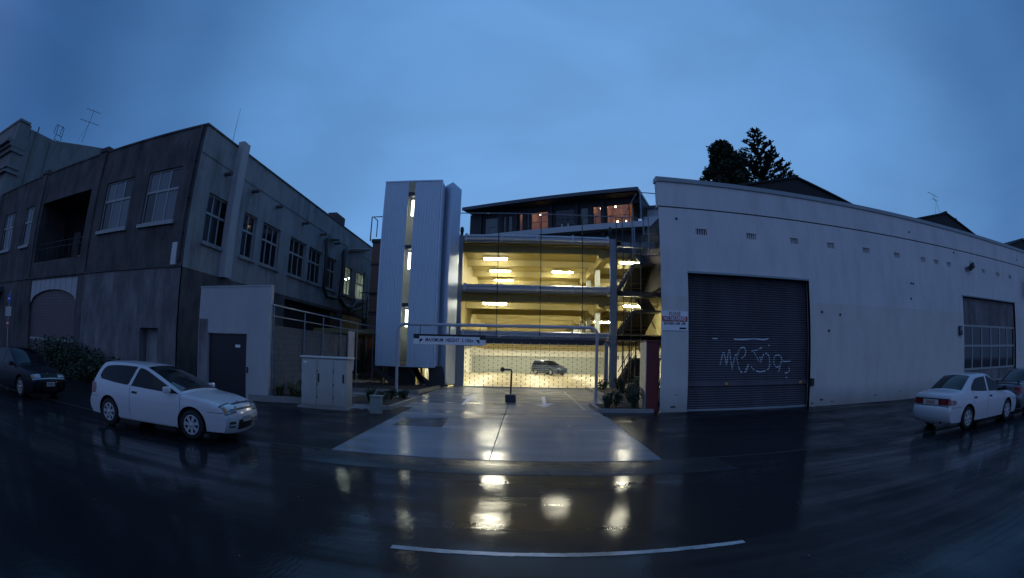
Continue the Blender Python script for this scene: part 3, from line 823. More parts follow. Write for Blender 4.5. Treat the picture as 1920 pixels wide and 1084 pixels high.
def tv_aerial(label, loc, bars, s=1.0, rz=0, lean=0):
    t = thing('tv_aerial', label, 'aerial', loc, rz)
    h = 3.1 * s
    MB().tube([(0, 0, 0), (lean, 0, h)], .022 * min(1, s + .1), 6).obj('mast', M['dark_steel'], t, local=True)
    for i, (z, wd) in enumerate(bars):
        a = lean * z
        mb = MB(); mb.tube([(a - wd, 0, h * z), (a + wd, .06, h * z - .02)], .02 * min(1, s + .1), 5)
        for k in range(5):
            x = a - wd + 2 * wd * (k + .5) / 5
            mb.tube([(x, -.3 * s, h * z), (x, .3 * s, h * z)], .009, 4)
        mb.obj('boom', M['dark_steel'], t, local=True)
    MB().tube([(lean * .55, 0, h * .55), (-.45 * s, .4, 0)], .01, 4).obj('stay', M['dark_steel'], t, local=True)
    return t
y, z = fx(157, 262, TX); tv_aerial('two armed television aerial on the roof of the tall old building', (TX - .2, y, 17.9), ((.98, .85), (.62, 1.15)), 1.0, R(70), .25)

# ------------------------------------------------------------------ pale plaster annex with a black door
ax0, ax1, ay = fy(371.5, 640, 14.6)[0], fy(504, 640, 14.6)[0], 14.6
az = fy(440, 538, 14.6)[1]
annex = thing('plaster_annex', 'pale plastered box of a building with a big black door', 'annex', ((ax0 + ax1) / 2, ay, 0))
dx0, dx1, dz = fy(388, 690, ay)[0], fy(461, 690, ay)[0], fy(430, 625, ay)[1]
mb = MB()
wall(mb, ax0, ax1, 0.02, az, ay, .3, [(dx0, dx1, 0.02, dz)])
mb.quad((ax0, ay, .02), (ax0, ay + 2.2, .02), (ax0, ay + 2.2, az), (ax0, ay, az)); mb.quad((ax1, ay, .02), (ax1, ay + .2, .02), (ax1, ay + .2, az), (ax1, ay, az))
mb.quad((ax0, ay, az), (ax1, ay, az), (ax1, ay + .2, az), (ax0, ay + 2.2, az))
mb.obj('wall', M['pale_plaster'], annex)
MB().box(ax0 + .03, dx0 - .02, ay - .014, ay - .002, .05, dz + .5).obj('painted_patch', M['patch_plaster'], annex)
d_ = MB().box(dx0 + .02, dx1 - .02, ay + .12, ay + .18, .05, dz - .02).obj('door', M['black_paint'], annex)
x_, z_ = fy(446, 649, ay + .12); MB().box(x_ - .11, x_ + .11, ay + .112, ay + .119, z_ - .05, z_ + .05).obj('door_plate', M['sign_white'], d_)
MB().box(dx1 + .05, dx1 + .09, ay - .06, ay - .002, .95, 1.15).obj('latch', M['dark_steel'], annex)
MB().box(ax0 - .02, ax1 + .01, ay - .02, ay + .2, az + .002, az + .05).obj('capping', M['pale_plaster'], annex)

# block wall of the ramp, laid course by course
RX = ax1 - .02
ramp = thing('block_wall', 'grey concrete block wall of the ramp beside the pale annex', 'wall', (RX, ay + .3, 0))
bl, bh = .40, .20
wy0, wy1 = ay + .22, 22.6
ztop = fx(508, 613, RX)[1]
MB().box(RX - .22, RX - .02, wy0, wy1, 0, ztop - .01).obj('mortar', M['mortar'], ramp)
blk = MB().box(-.018, .004, -.195, .195, -.094, .094).mesh('block', M['block'])
r_ = 0
z = bh / 2
cnt = 0
while z < ztop - .05:
    y = wy0 + .2 + (r_ % 2) * .2
    while y < wy1 - .15:
        o = link('block', blk, ramp, local=True); o.location = (random.uniform(-.006, .004), y - (ay + .3), z)
        y += bl; cnt += 1
    z += bh; r_ += 1
MB().box(RX - .24, RX + .03, wy0, wy1 + .1, ztop + .001, ztop + .06).obj('capping', M['block'], ramp)
# tube railing and mesh panels on the ramp
rail = thing('ramp_railing', 'galvanised tube railing running back along the top of the block wall', 'railing', (RX, ay + .3, ztop))
rz0 = fx(511, 572, RX)[1]
MB().tube([(RX + .06, wy0 - .1, rz0), (RX + .06, 33, rz0)], .03, 8).obj('top_rail', M['grey_steel'], rail)
MB().tube([(RX + .06, wy0 - .1, (rz0 + ztop) / 2), (RX + .06, 33, (rz0 + ztop) / 2)], .02, 8).obj('mid_rail', M['grey_steel'], rail)
for y in (wy0, 17.4, 19.3, 21.4, 23.8, 26.6, 29.6):
    MB().tube([(RX + .06, y, .03), (RX + .06, y, rz0)], .026, 8).obj('rail_post', M['grey_steel'], rail)
x_ = RX - .25
t = thing('white_board', 'narrow white board standing at the end of the grey block wall', 'board', (RX + .1, 22.9, 0))
MB().rbox(-.06, .0, -.45, .45, .9, 2.85, .02).obj('panel', M['pale_plaster'], t, local=True)
MB().box(-.05, -.01, -.04, .04, 0, .9).obj('post', M['galv'], t, local=True)
# tall brown brick pier beyond
bx0, bx1, by = fy(689, 640, 33.7)[0], fy(716, 640, 33.7)[0] + 1.0, 33.7
bz = fy(700, 455, by)[1]
t = thing('brick_building', 'tall brown brick block between the concrete building and the metal stair tower', 'building', (bx0, by, 0))
MB().box(bx0, bx1, by, by + 6, 0, bz).obj('wall', M['brick'], t)
MB().box(bx0 - .08, bx1 + .08, by - .1, by + 6, bz, bz + .25).obj('capping', M['dark_steel'], t)
for z in (bz - 1.7, bz - 3.9, 4.7):
    MB().box(bx0 - .03, bx1, by - .05, by - .002, z, z + .1).obj('string_course', M['dark_steel'], t)
# pipes fixed across the gap
t = thing('steel_pipe_frame', 'dark steel pipe frame standing in the gap in front of the brown brick block', 'pipe frame', (-10.6, 31.5, 0))
for px in (677, 685):
    x_, z_ = fy(px, 640, 31.5); MB().tube([(x_, 31.5, 0), (x_, 31.5, 7.3 if px == 677 else 5.6)], .05, 6).obj('upright', M['dark_steel'], t)
for z in (5.9, 4.4, 3.0):
    MB().tube([(fy(672, 600, 31.5)[0], 31.5, z), (fy(706, 600, 31.5)[0], 31.5, z)], .045, 6).obj('crossbar', M['dark_steel'], t)

# ------------------------------------------------------------------ cabinet and small posts on the footpath
cx0, cx1, cyy, cz = fy(565, 740, 13.95)[0], fy(649, 740, 13.95)[0], 13.95, fy(600, 673, 13.95)[1]
cab = thing('electrical_cabinet', 'pale roadside electrical cabinet with three doors standing on the footpath', 'cabinet', ((cx0 + cx1) / 2, cyy, 0))
MB().box(cx0, cx1, cyy, cyy + .55, .1, cz).obj('body', M['cabinet'], cab)
MB().box(cx0 - .1, cx1 + .16, cyy - .1, cyy + .65, .0, .098).obj('plinth', M['kerb'], cab)
MB().rbox(cx0 - .05, cx1 + .06, cyy - .05, cyy + .6, cz + .02, cz + .085, .02).obj('lid', M['cabinet_top'], cab)
MB().box(cx0 + .08, cx0 + .2, cyy - .026, cyy - .0225, cz - .13, cz - .08).obj('label_plate', M['sign_white'], cab)
for hz_ in (.35, .75, 1.15):
    for hx_i in (.0, .36, .72):
        x_ = cx0 + (cx1 - cx0) * hx_i
        MB().box(x_ + .0, x_ + .025, cyy - .034, cyy - .0235, hz_, hz_ + .08).obj('hinge', M['seam'], cab)
xs = [cx0, cx0 + (cx1 - cx0) * .36, cx0 + (cx1 - cx0) * .72, cx1]
for i in range(3):
    d_ = MB().rbox(xs[i] + .012, xs[i + 1] - .012, cyy - .022, cyy - .001, .14, cz - .03, .006).obj('cabinet_door', M['cabinet'], cab)
    hx = xs[i + 1] - .09 if i != 1 else xs[i] + .09
    if i != 1:
        hx = xs[i + 1] - (.09 if i == 2 else -.06)
        MB().rbox(hx - .025, hx + .025, cyy - .05, cyy - .023, .85, 1.12, .008).obj('handle', M['black_paint'], d_)
bx_, by_ = gz(705.5, 775, .035)
t = thing('service_pillar', 'short grey green service pillar by the planter kerb right of the cabinet', 'pillar', (bx_, by_, 0))
MB().rbox(-.17, .17, -.12, .12, .02, .52, .02).obj('body', M['pillar_green'], t, local=True)
MB().rbox(-.19, .19, -.14, .14, .525, .57, .015).obj('cap', M['pillar_green'], t, local=True)
t = thing('coiled_hose', 'pale hose lying looped on the ground beside the short service pillar', 'hose', (bx_ - .55, by_ + .35, .03))
mb = MB()
for k in range(2):
    mb.tube([(-.05 + .27 * math.cos(a) + .04 * k, .2 * math.sin(a), .02 + .12 * max(0, math.sin(a * .5)) + .03 * k) for a in [i * .35 for i in range(16)]], .016, 6)
mb.obj('loop', M['pale_plaster'], t, local=True)

# ================================================================== car park
gx0, gx1 = -3.55, 5.28                                   # left column line and the steel column at the right of the grille
park = thing('parking_building', 'open fronted concrete parking building glowing yellow behind a roller grille', 'parking building', (1, GY, 0))
BACK = 56.0
PX0, PX1 = -3.9, 10.5
Z1, Z2, Z3 = 2.95, 5.62, 8.62                            # soffits of the three decks
TH = .30
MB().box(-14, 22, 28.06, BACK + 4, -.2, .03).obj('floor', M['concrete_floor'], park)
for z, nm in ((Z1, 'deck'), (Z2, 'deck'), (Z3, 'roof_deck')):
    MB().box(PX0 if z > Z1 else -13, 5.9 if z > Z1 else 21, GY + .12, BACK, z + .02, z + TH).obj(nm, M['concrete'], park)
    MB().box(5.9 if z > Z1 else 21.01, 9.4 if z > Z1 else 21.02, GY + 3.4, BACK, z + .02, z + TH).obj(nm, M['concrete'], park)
# precast ceiling planks: each runs across the building, laid with open joints
for z in (Z2, Z3):
    y = GY + .5; k = 0
    while y < BACK - 1:
        dz = random.uniform(-.012, .012)
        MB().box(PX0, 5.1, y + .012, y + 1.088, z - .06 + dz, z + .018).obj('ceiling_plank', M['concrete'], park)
        y += 1.1; k += 1
# deep cross beams
BEAMS = [GY + .75 + 4.45 * k for k in range(6)]
for z in (Z1, Z2, Z3):
    for y in BEAMS:
        h = .50 if z > Z1 else .36
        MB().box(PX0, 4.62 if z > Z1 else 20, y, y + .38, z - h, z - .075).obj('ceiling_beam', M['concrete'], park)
        if z > Z1:
            MB().prism([(4.62, y - .05, z - h - .16), (5.0, y - .05, z - h - .34), (5.0, y - .05, z - .08), (4.62, y - .05, z - .08)], (0, .48, 0)).obj('corbel', M['concrete'], park)
    if z > Z1:
        MB().box(5.0, 5.5, GY + .9, BACK, z - .62, z - .08).obj('edge_beam', M['concrete'], park)
        MB().box(5.5, 9.4, GY + 3.5, BACK, z - .1, z + .018).obj('ceiling_plank', M['concrete'], park)
        for y in BEAMS[1:]:
            MB().box(5.5, 9.4, y, y + .3, z - .45, z - .105).obj('ceiling_beam', M['concrete'], park)
# ends of the decks and the outer walls
for z in (Z1, Z2):
    MB().box(PX0 - .2, PX0 - .001, GY + .3, BACK, z + TH + .001, (Z2 if z == Z1 else Z3) + .015).obj('side_wall', M['concrete'], park)
    MB().box(9.42, 9.6, GY + 3.6, BACK, z + TH + .001, (Z2 if z == Z1 else Z3) + .015).obj('side_wall', M['concrete'], park)
MB().box(PX0 - .2, 22, BACK + .01, BACK + .2, Z1 + TH + .01, Z3).obj('back_wall', M['concrete'], park)
MB().box(-14, 22, BACK + .01, BACK + .2, .03, 1.9).obj('back_wall', M['grey_wall'], park)
MB().box(-14, 22, BACK - .3, BACK + .005, 1.92, Z1).obj('back_beam', M['white_wall'], park)
MB().box(-5.8, -5.6, 29.0, BACK - .35, .03, Z1 - .37).obj('side_wall', M['white_wall'], park)
for x0, x1, z0, z1 in ((-4.4, 2.0, 1.0, 1.85), (-4.3, -2.6, .3, .9)):
    MB().box(x0, x1, BACK - .12, BACK + .004, z0, z1).obj('wall_panel', M['grey_wall'], park)
MB().box(10.4, 10.6, 33.5, BACK - .35, .03, Z1 - .38).obj('side_wall', M['white_wall'], park)
for k in range(7):
    y = 34.5 + 2.7 * k
    MB().box(10.25, 10.395, y, y + .9, 1.75, 2.15).obj('wall_vent', M['grey_steel'], park)
# steel columns
for x, y, w_, zb, ztp in ((gx0 - .18, GY + .05, .34, 0, 9.0), (gx1 + .12, GY + .05, .40, 0, 8.95)):
    mb = MB(); mb.box(x - w_ / 2, x + w_ / 2, y - .17, y - .14, zb, ztp); mb.box(x - w_ / 2, x + w_ / 2, y + .14, y + .17, zb, ztp); mb.box(x - .02, x + .02, y - .139, y + .139, zb, ztp)
    for z in (Z1 - .1, Z2 - .1, Z3 - .1):
        mb.box(x - w_ / 2 - .02, x + w_ / 2 + .02, y - .19, y + .19, z, z + .03)
    mb.obj('column', M['grey_steel'], park)
for y in (33.2, 37.7, 42.2, 46.7):
    for z0, z1 in ((Z1 + TH, Z2 - .63), (Z2 + TH, Z3 - .63)):
        MB().box(5.08, 5.42, y, y + .3, z0, z1).obj('column', M['grey_wall'], park)
MB().box(5.55, 5.9, 31.2, 31.6, .03, Z1 - .37).obj('column', M['grey_wall'], park)
# gate side posts, guides
for x in (gx0 + .14, gx1 - .3):
    MB().box(x - .12, x + .12, GY - .12, GY + .02, .03, 2.75).obj('gate_post', M['grey_steel'], park)
# guard rails: ribbed steel beams on short posts, one on every deck edge
def guard_rail(x0, x1, y, z, n_posts):
    prof = [(0, .0), (-.07, .05), (-.07, .11), (0, .155), (0, .195), (-.07, .24), (-.07, .30), (0, .35)]
    mb = MB(); mb.grid([[(x0, y + a, z + b) for a, b in prof], [(x1, y + a, z + b) for a, b in prof]], smooth=False)
    r_ = mb.obj('guard_rail', M['galv'], park)
    for k in range(n_posts):
        x = x0 + .12 + (x1 - x0 - .24) * k / (n_posts - 1)
        MB().box(x - .06, x + .06, y - .105, y - .075, z - .05, z + .40).obj('rail_post', M['galv'], r_)
for z in (Z1 + .02, Z2 + .06, Z3 + .06):
    guard_rail(gx0 + .05, gx1 - .12, GY - .06, z, 5)
    MB().box(gx0 + .0, gx1 - .08, GY - .0, GY + .10, z - .10, z + .30).obj('deck_edge', M['grey_steel'], park)
# upright safety cables from the roof fence to the grille head
FZ = 10.28
for px in (932, 1013, 1092):
    x = fy(px, 560, GY - .35)[0]
    MB().tube([(x, GY - .35, Z1 + .1), (x, GY - .35, FZ)], .03, 6).obj('upright_tube', M['dark_steel'], park)
for px in (1157, 1169, 1184, 1202):
    x = fy(px, 560, GY - .35)[0]
    MB().tube([(x, GY - .35, .1), (x, GY - .35, FZ - (0 if px < 1180 else 1.2))], .03, 6).obj('upright_tube', M['dark_steel'], park)
# roof fence
mb = MB()
x_l, x_r = fy(862, 405, GY - .35)[0], fy(1168, 408, GY - .35)[0]
MB().tube([(x_l, GY - .35, FZ), (x_r, GY - .35, FZ), (x_r + .9, GY - .35, FZ + 1.6)], .03, 6).obj('fence_rail', M['grey_steel'], park)
MB().tube([(x_l, GY - .35, Z3 + .1), (x_l, GY - .35, FZ)], .03, 6).obj('fence_post', M['galv'], park)
MB().tube([(x_r, GY - .35, FZ), (fy(1206, 412, GY - .35)[0], GY - .35, FZ - .02), (fy(1236, 375, GY - .35)[0], GY - .35, FZ + .95)], .03, 6).obj('fence_rail', M['grey_steel'], park)
for px, a, b in ((1200, 357, 410), (1184.5, 400, 475), (1189, 424, 478), (1206, 412, 440), (1215, 405, 470)):
    x, za = fy(px, a, GY - .3); zb = fy(px, b, GY - .3)[1]
    MB().box(x - .035, x + .035, GY - .32, GY - .26, zb, za).obj('fence_post', M['grey_steel'], park)
for (p, q) in (((1205, 438), (1238, 440)), ((1201, 361), (1236, 364)), ((1222, 421), (1238, 442)), ((1204, 455), (1225, 456)), ((1205, 478), (1238, 480))):
    a, b = fy(*p, GY - .3), fy(*q, GY - .3)
    MB().tube([(a[0], GY - .3, a[1]), (b[0], GY - .3, b[1])], .03, 6).obj('fence_rail', M['grey_steel'], park)
for px in (866, 1144):                                  # ornaments on the roof corners: capped bollards
    x, z = fy(px, 440, GY + .3); MB().lathe([(0, Z3 + .35), (.09, Z3 + .36), (.09, z + .15), (.12, z + .2), (.11, z + .42), (.05, z + .5), (0, z + .5)], 'z', 12, (x, GY + .35, 0)).obj('roof_bollard', M['dark_steel'], park)
# fluorescent lights
def tube_light(x, y, z, label, group, ln=1.5, m='lamp'):
    t = thing('ceiling_light', label, 'ceiling light', (x, y, z), 0, group)
    MB().rbox(-ln / 2 - .06, ln / 2 + .06, -.17, .17, .09, .14, .01).obj('housing', M['white_wall'], t, local=True)
    MB().box(-ln / 2, ln / 2, -.075, .075, 0, .088).obj('tube', M[m], t, local=True)
    return t
G3, G2, G1 = 'lights under the roof deck', 'lights under the middle deck', 'lights on the ground floor'
for i, (px, py) in enumerate(((929, 487), (938, 510), (945, 527), (1055, 512), (1183, 495), (1160, 535))):
    z = Z3 - .34 if i < 4 else Z3 - .42
    x, y = gz(px, py, z)
    tube_light(x, y, z, ['nearest of the left row of lights under the top ceiling', 'middle light of the left row under the top ceiling', 'farthest light of the left row under the top ceiling', 'single light right of the middle under the top ceiling', 'light behind the stair just under the top ceiling', 'lower light behind the steel column beside the stair'][i], G3)
for i, (px, py) in enumerate(((928, 571), (1190, 576))):
    z = Z2 - .40
    x, y = gz(px, py, z)
    tube_light(x, y, z, ['single light under the middle deck left of the centre', 'light under the middle deck behind the steel stair'][i], G2)
for z, g_n in ((Z2, G2), (Z3, G3)):
    for k, y in enumerate(BEAMS[2:]):
        for x in (-1.6, 3.0):
            tube_light(x, y + 1.1, z - .18, ('light in a deep bay hidden by the beams of the %s ceiling' % ('middle' if z == Z2 else 'top')), g_n)
    tube_light(3.0, BEAMS[0] + .9, z - .16, 'light tucked behind the first beam on the right of the %s ceiling' % ('middle' if z == Z2 else 'top'), g_n)
    tube_light(7.4, 44, z - .5, 'far light at the stair side of the %s deck' % ('middle' if z == Z2 else 'top'), g_n)
for k, y in enumerate(BEAMS):
    for x in (-3.4, 1.5, 6.5):
        tube_light(x, y + .9, Z1 - .22, 'light behind a beam of the ground floor ceiling', G1, m='lamp_low')
for x in (12, 16):
    tube_light(x, 46, Z1 - .22, 'light behind a beam of the ground floor ceiling', G1, m='lamp_low')

# roller grille: straight rods joined by short links
gr0, gr1, gtop = gx0 + .28, gx1 - .44, 2.58
grille = thing('roller_grille', 'see through steel roller grille closing the car park entrance', 'grille', ((gr0 + gr1) / 2, GY - .03, 0))
mb = MB()
n_r = 19
zs = [.08 + (gtop - .1) * k / n_r for k in range(n_r + 1)]
for z in zs:
    mb.box(gr0, gr1, GY - .046, GY - .030, z - .006, z + .006)
mb.obj('rods', M['rod'], grille, kind='stuff')
mb = MB()
pitch = .27
for k in range(n_r):
    j = 0
    x = gr0 + .06 + (pitch if k % 2 else 0)
    while x < gr1 - .03:
        mb.box(x - .016, x + .016, GY - .05, GY - .028, zs[k] + .002, zs[k + 1] - .002); x += 2 * pitch
mb.obj('links', M['dark_steel'], grille, kind='stuff')
MB().box(gr0, gr1, GY - .06, GY - .02, .032, .075).obj('bottom_bar', M['grey_steel'], grille)
MB().box(gr0 - .04, gr1 + .04, GY - .05, GY + .28, gtop, gtop + .30).obj('roller_box', M['dark_steel'], grille)
mb = MB()
x = gr0 + .1
while x < gr1:
    mb.box(x - .02, x + .02, GY - .065, GY - .051, gtop + .02, gtop + .08); x += .53
mb.obj('bolts', M['galv'], grille, kind='stuff')

# wall lamp at the left column
x, z = fy(853, 525, GY - .2)
t = thing('wall_lamp', 'small bright bulkhead lamp between the stair tower and the left steel column', 'lamp', (x, GY - .2, z))
MB().lathe([(0, -.06), (.07, -.05), (.085, 0), (.085, .02), (0, .02)], 'y', 14).obj('lens', emit('bulkhead_lens', (1, .97, .8), 14), t, local=True)
MB().box(-.07, .07, .021, .12, -.07, .07).obj('bracket', M['dark_steel'], t, local=True)

# ------------------------------------------------------------------ outside steel stair between the car park and the warehouse
st = thing('steel_stair', 'dark outdoor steel stair zigzagging up between the car park and the warehouse', 'stair', (7.2, GY + 1, 0))
levels = [.03, Z1 + .25, Z2 + .25, Z3 + .25]
lx0, lx1 = 6.75, 8.35
for i in range(3):
    za, zb = levels[i], levels[i + 1]
    zm = za + (zb - za) * .58
    # near landing, then the solid-backed flight falling away behind it
    MB().box(lx0, lx1 + .1, GY + .2, GY + 1.3, zm - .12, zm).obj('landing', M['dark_steel'], st)
    n_s = 8
    for s_ in (0, 1):
        a = Vector((5.75, GY + .5 + s_ * .75, za)); b = Vector((lx0 + .1, GY + .5 + s_ * .75, zm))
        MB().bar(a, b, .05, .24).obj('stringer', M['dark_steel'], st)
    for k in range(n_s):
        q = (k + .5) / n_s
        x = 5.75 + (lx0 + .1 - 5.75) * q; z = za + (zm - za) * q
        MB().box(x - .1, x + .1, GY + .53, GY + 1.22, z - .02, z + .02).obj('tread', M['dark_steel'], st)
    # flight behind: soffit sheet and treads
    y0_, y1_ = GY + 1.3, GY + 4.1
    zlow = za - .05 if i else za
    MB().prism([(lx0 + .1, y0_, zm - .14), (lx1, y0_, zm - .14), (lx1 - .1, y1_, zlow + .1), (lx0 - .1, y1_, zlow + .1)], (0, 0, .06)).obj('flight_soffit', M['steel_mesh'], st)
    for k in range(7):
        q = (k + .5) / 7
        MB().box(lx0 + .1, lx1 - .05, y0_ + (y1_ - y0_) * q - .13, y0_ + (y1_ - y0_) * q + .13, zm + (zlow - zm) * q + .0, zm + (zlow - zm) * q + .04).obj('tread', M['dark_steel'], st)
    # upper half flight up to the next deck
    MB().prism([(lx0 + .75, GY + 1.32, zm), (lx1 + .1, GY + 1.32, zm), (lx1 + .1, GY + 3.4, zb - .1), (lx0 + .75, GY + 3.4, zb - .1)], (0, 0, .07)).obj('flight_soffit', M['steel_mesh'], st)
    # handrails
    MB().tube([(5.8, GY + .45, za + 1.0), (lx0 + .1, GY + .45, zm + 1.0), (lx1 + .1, GY + .45, zm + .98)], .028, 6).obj('handrail', M['dark_steel'], st)
    MB().tube([(5.8, GY + .45, za + .55), (lx0 + .1, GY + .45, zm + .55), (lx1 + .1, GY + .45, zm + .53)], .02, 6).obj('handrail', M['dark_steel'], st)
    for x in (6.2, lx0 + .1, lx1 - .1):
        z = za + (zm - za) * min(1, (x - 5.75) / (lx0 + .1 - 5.75))
        MB().tube([(x, GY + .45, z), (x, GY + .45, z + 1.0)], .022, 6).obj('baluster', M['dark_steel'], st)
    MB().bar((lx1 - .55, GY + 1.4, zm + .1), (lx1 + .05, GY + 1.4, zm - 1.05), .05).obj('brace', M['dark_steel'], st)
    MB().box(5.6, 8.5, GY + .12, GY + .3, zb - .32, zb - .02).obj('deck_beam', M['grey_steel' if i == 2 else 'dark_steel'], st)
MB().box(6.9, 8.4, GY + .35, GY + .42, .5, 1.75).obj('louvre_screen', M['black'], st)
for k in range(9):
    MB().box(6.9, 8.4, GY + .30, GY + .348, .52 + k * .135, .60 + k * .135).obj('louvre', M['steel_mesh'], st)
for x in (6.05, 6.45, 6.85):
    MB().box(x - .04, x + .04, GY + .30, GY + .38, .03, Z1).obj('post', M['dark_steel'], st)
MB().tube([(6.85, GY + .28, .75), (8.3, GY + .28, .75)], .02, 6).obj('handrail', M['galv'], st)

# ------------------------------------------------------------------ corrugated stair tower floating above the planted bed
tw = thing('stair_tower', 'blue grey corrugated metal stair tower with a lit glass slot', 'stair tower', (-6.3, TY, 0))
tx0, tx1 = fy(725, 342, TY)[0], fy(829, 338, TY)[0] + .03
sx0, sx1 = fy(768, 342, TY)[0], fy(780, 342, TY)[0]
tz0, tz1 = fy(705, 684, TY)[1], fy(770, 341, TY)[1]
def corrugated(a, b, z0, z1, axis='x', at=0.0, pitch=.155, amp=.032, name='cladding_panel', out=-1, parent=tw):
    mb = MB(); row = []
    if abs(b - a) < 1e-6: return
    n_ = max(2, round(abs(b - a) / pitch)); p = (b - a) / n_
    for k in range(n_):
        for q, d in ((0, 0), (.55, 0), (.66, 1), (.89, 1)):
            row.append((a + p * (k + q), d * amp))
    row.append((b, 0))
    P = lambda s, d, z: (s, at + out * d, z) if axis == 'x' else (at + out * d, s, z)
    mb.grid([[P(s, d, z0) for s, d in row], [P(s, d, z1) for s, d in row]], smooth=False)
    return mb.obj(name, M['clad'], parent, kind='stuff')
corrugated(tx0 + .03, sx0, tz0, tz1, 'x', TY)
sxb = fy(755, 600, TY)[0]
corrugated(sx1, tx1 - .05, tz0, tz1, 'x', TY)
corrugated(TY + .04, TY + 1.05, tz0, tz1, 'y', tx1, out=1)
corrugated(TY + .04, TY + 3.6, tz0, tz1, 'y', tx0, out=-1)
# inside of the tower: back and lining, so that the slot shows a lit shaft
mb = MB(); mb.box(tx0 + .06, tx1 - .05, TY + 1.75, TY + 1.85, tz0, tz1 - .05); mb.box(sx0 - .9, sx0 - .85, TY + .06, TY + 1.74, tz0, tz1 - .06); mb.box(sx1 + .6, sx1 + .65, TY + .06, TY + 1.74, tz0, tz1 - .06)
mb.obj('shaft_lining', M['white_wall'], tw)
MB().box(tx0, tx1 - .02, TY + .02, TY + 1.9, tz1 - .04, tz1 + .0).obj('roof', M['clad_trim'], tw)
MB().box(tx0 + .02, tx1 - .03, TY + .06, TY + 1.9, tz0 - .1, tz0 - .005).obj('base_tray', M['dark_steel'], tw)
MB().box(tx0 - .05, tx1 + .04, TY - .05, TY + .02, tz1 + .001, tz1 + .07).obj('capping', M['clad_trim'], tw)
for x in (tx0, tx1):
    MB().box(x - .035, x + .035, TY - .035, TY + .035, tz0 - .04, tz1).obj('corner_trim', M['clad_trim'], tw)
MB().box(tx0 + .036, tx1 - .036, TY - .04, TY + .0, tz0 - .05, tz0 - .002).obj('bottom_trim', M['clad_trim'], tw)
zz = [tz0 + .25, fy(760, 572, TY)[1], fy(767, 463, TY)[1], fy(775, 364, TY)[1], tz1 - .02]
for a, b in zip(zz[:-1], zz[1:]):
    MB().box(sx0 + .01, sx1 - .01, TY + .05, TY + .06, a + .02, b - .02).obj('slot_pane', M['glass'], tw)
for z in zz[1:-1]:
    MB().box(sx0 + .004, sx1 - .004, TY + .02, TY + 1.7, z - .1, z + .12).obj('floor_edge', M['dark_steel'], tw)
for i, z in enumerate((9.6, 6.4, 3.75)):
    z = zz[3 - i] - .32
    t = thing('stair_light', ['highest light inside the glass slot of the metal tower', 'middle light inside the glass slot of the metal tower', 'lowest light inside the glass slot of the metal tower'][i], 'light', ((sx0 + sx1) / 2, TY + .5, z), 0, 'lights in the tower slot')
    MB().box(-.07, .07, -.04, .04, -.85, .10).obj('tube', emit('slot_tube', (1, .93, .72), 11), t, local=True)
    MB().box(-.15, .15, .101, .14, -.08, .08).obj('housing', M['dark_steel'], t, local=True)
# folded fin beside it, facing the car park glow
fx0 = tx1 + .045
a, b, c_ = (fx0 - .01, TY + 1.0), (fx0 + .52, TY + .35), (fx0 + .86, TY + 1.7)
h_ = tz1 + .02
for (p, q), zt_ in (((a, b), h_), ((b, c_), h_)):
    n_ = 10; mb = MB(); row = []
    d = Vector((q[0] - p[0], q[1] - p[1])); nn = Vector((d.y, -d.x)).normalized()
    for k in range(n_ * 4 + 1):
        u = k / (n_ * 4); o_ = .018 if k % 4 in (2, 3) else 0
        row.append((p[0] + d.x * u + nn.x * o_, p[1] + d.y * u + nn.y * o_))
    mb.grid([[(x, y, .2) for x, y in row], [(x, y, zt_) for x, y in row]], smooth=False)
    mb.obj('fin_panel', M['clad_trim'], tw, kind='stuff')
MB().prism([(*a, h_), (*b, h_), (*c_, h_)], (0, 0, .03)).obj('fin_cap', M['clad_trim'], tw)
# legs, stringers and glazing of the stair foot below the tower
for (p, q) in (((763, 686), (806, 722)), ((700, 688), (745, 722)), ((778, 688), (792, 722))):
    A, B_ = fy(*p, TY + .6), fy(*q, TY + .6)
    MB().bar((A[0], TY + .6, A[1]), (B_[0], TY + .6, B_[1]), .06, .3).obj('stringer', M['dark_steel'], tw)
MB().prism([(fy(802, 690, TY + .4)[0], TY + .4, 1.2), (fy(829, 690, TY + .4)[0], TY + .4, 1.2), (fy(838, 724, TY + .4)[0], TY + .4, .1), (fy(806, 724, TY + .4)[0], TY + .4, .1)], (0, .5, 0)).obj('stair_foot', M['dark_steel'], tw)
MB().box(tx0 + .5, tx0 + 2.1, TY + .9, TY + 1.0, .1, tz0).obj('dark_screen', M['black_paint'], tw)
for px in (717, 733, 790, 806):
    x = fy(px, 700, TY + 1.2)[0]
    MB().box(x - .05, x + .05, TY + 1.15, TY + 1.25, .03, tz0 - .1).obj('leg', M['dark_steel'], tw)
t = thing('foyer_light', 'light glowing low behind the legs of the metal stair tower', 'light', (-5.6, TY + 2.9, 2.0))
MB().box(-.5, .5, -.05, .05, 0, .08).obj('tube', M['lamp'], t, local=True)
MB().box(-.55, .55, -.07, .07, .081, .12).obj('housing', M['white_wall'], t, local=True)
mb = MB(); mb.box(-8.0, -4.0, TY + 3.4, TY + 3.5, .03, 2.9); mb.box(-8.0, -4.0, TY + 1.95, TY + 3.4, 2.6, 2.7)
mb.obj('foyer_wall', M['concrete'], tw)
# railing at the tower's left shoulder
x_a, z_a = fy(698, 407, TY + 2.2); x_b = fy(715, 409, TY + 2.2)[0]; zb_ = fy(698, 452, TY + 2.2)[1]
MB().tube([(x_a, TY + 2.2, zb_), (x_a, TY + 2.2, z_a), (x_b + .4, TY + 2.2, z_a)], .04, 6).obj('shoulder_rail', M['dark_steel'], tw)
MB().tube([(x_a + .1, TY + 2.2, z_a), (x_b + .1, TY + 1.2, z_a - .55), (x_b + .1, TY + 1.2, zb_)], .03, 6).obj('shoulder_rail', M['dark_steel'], tw)

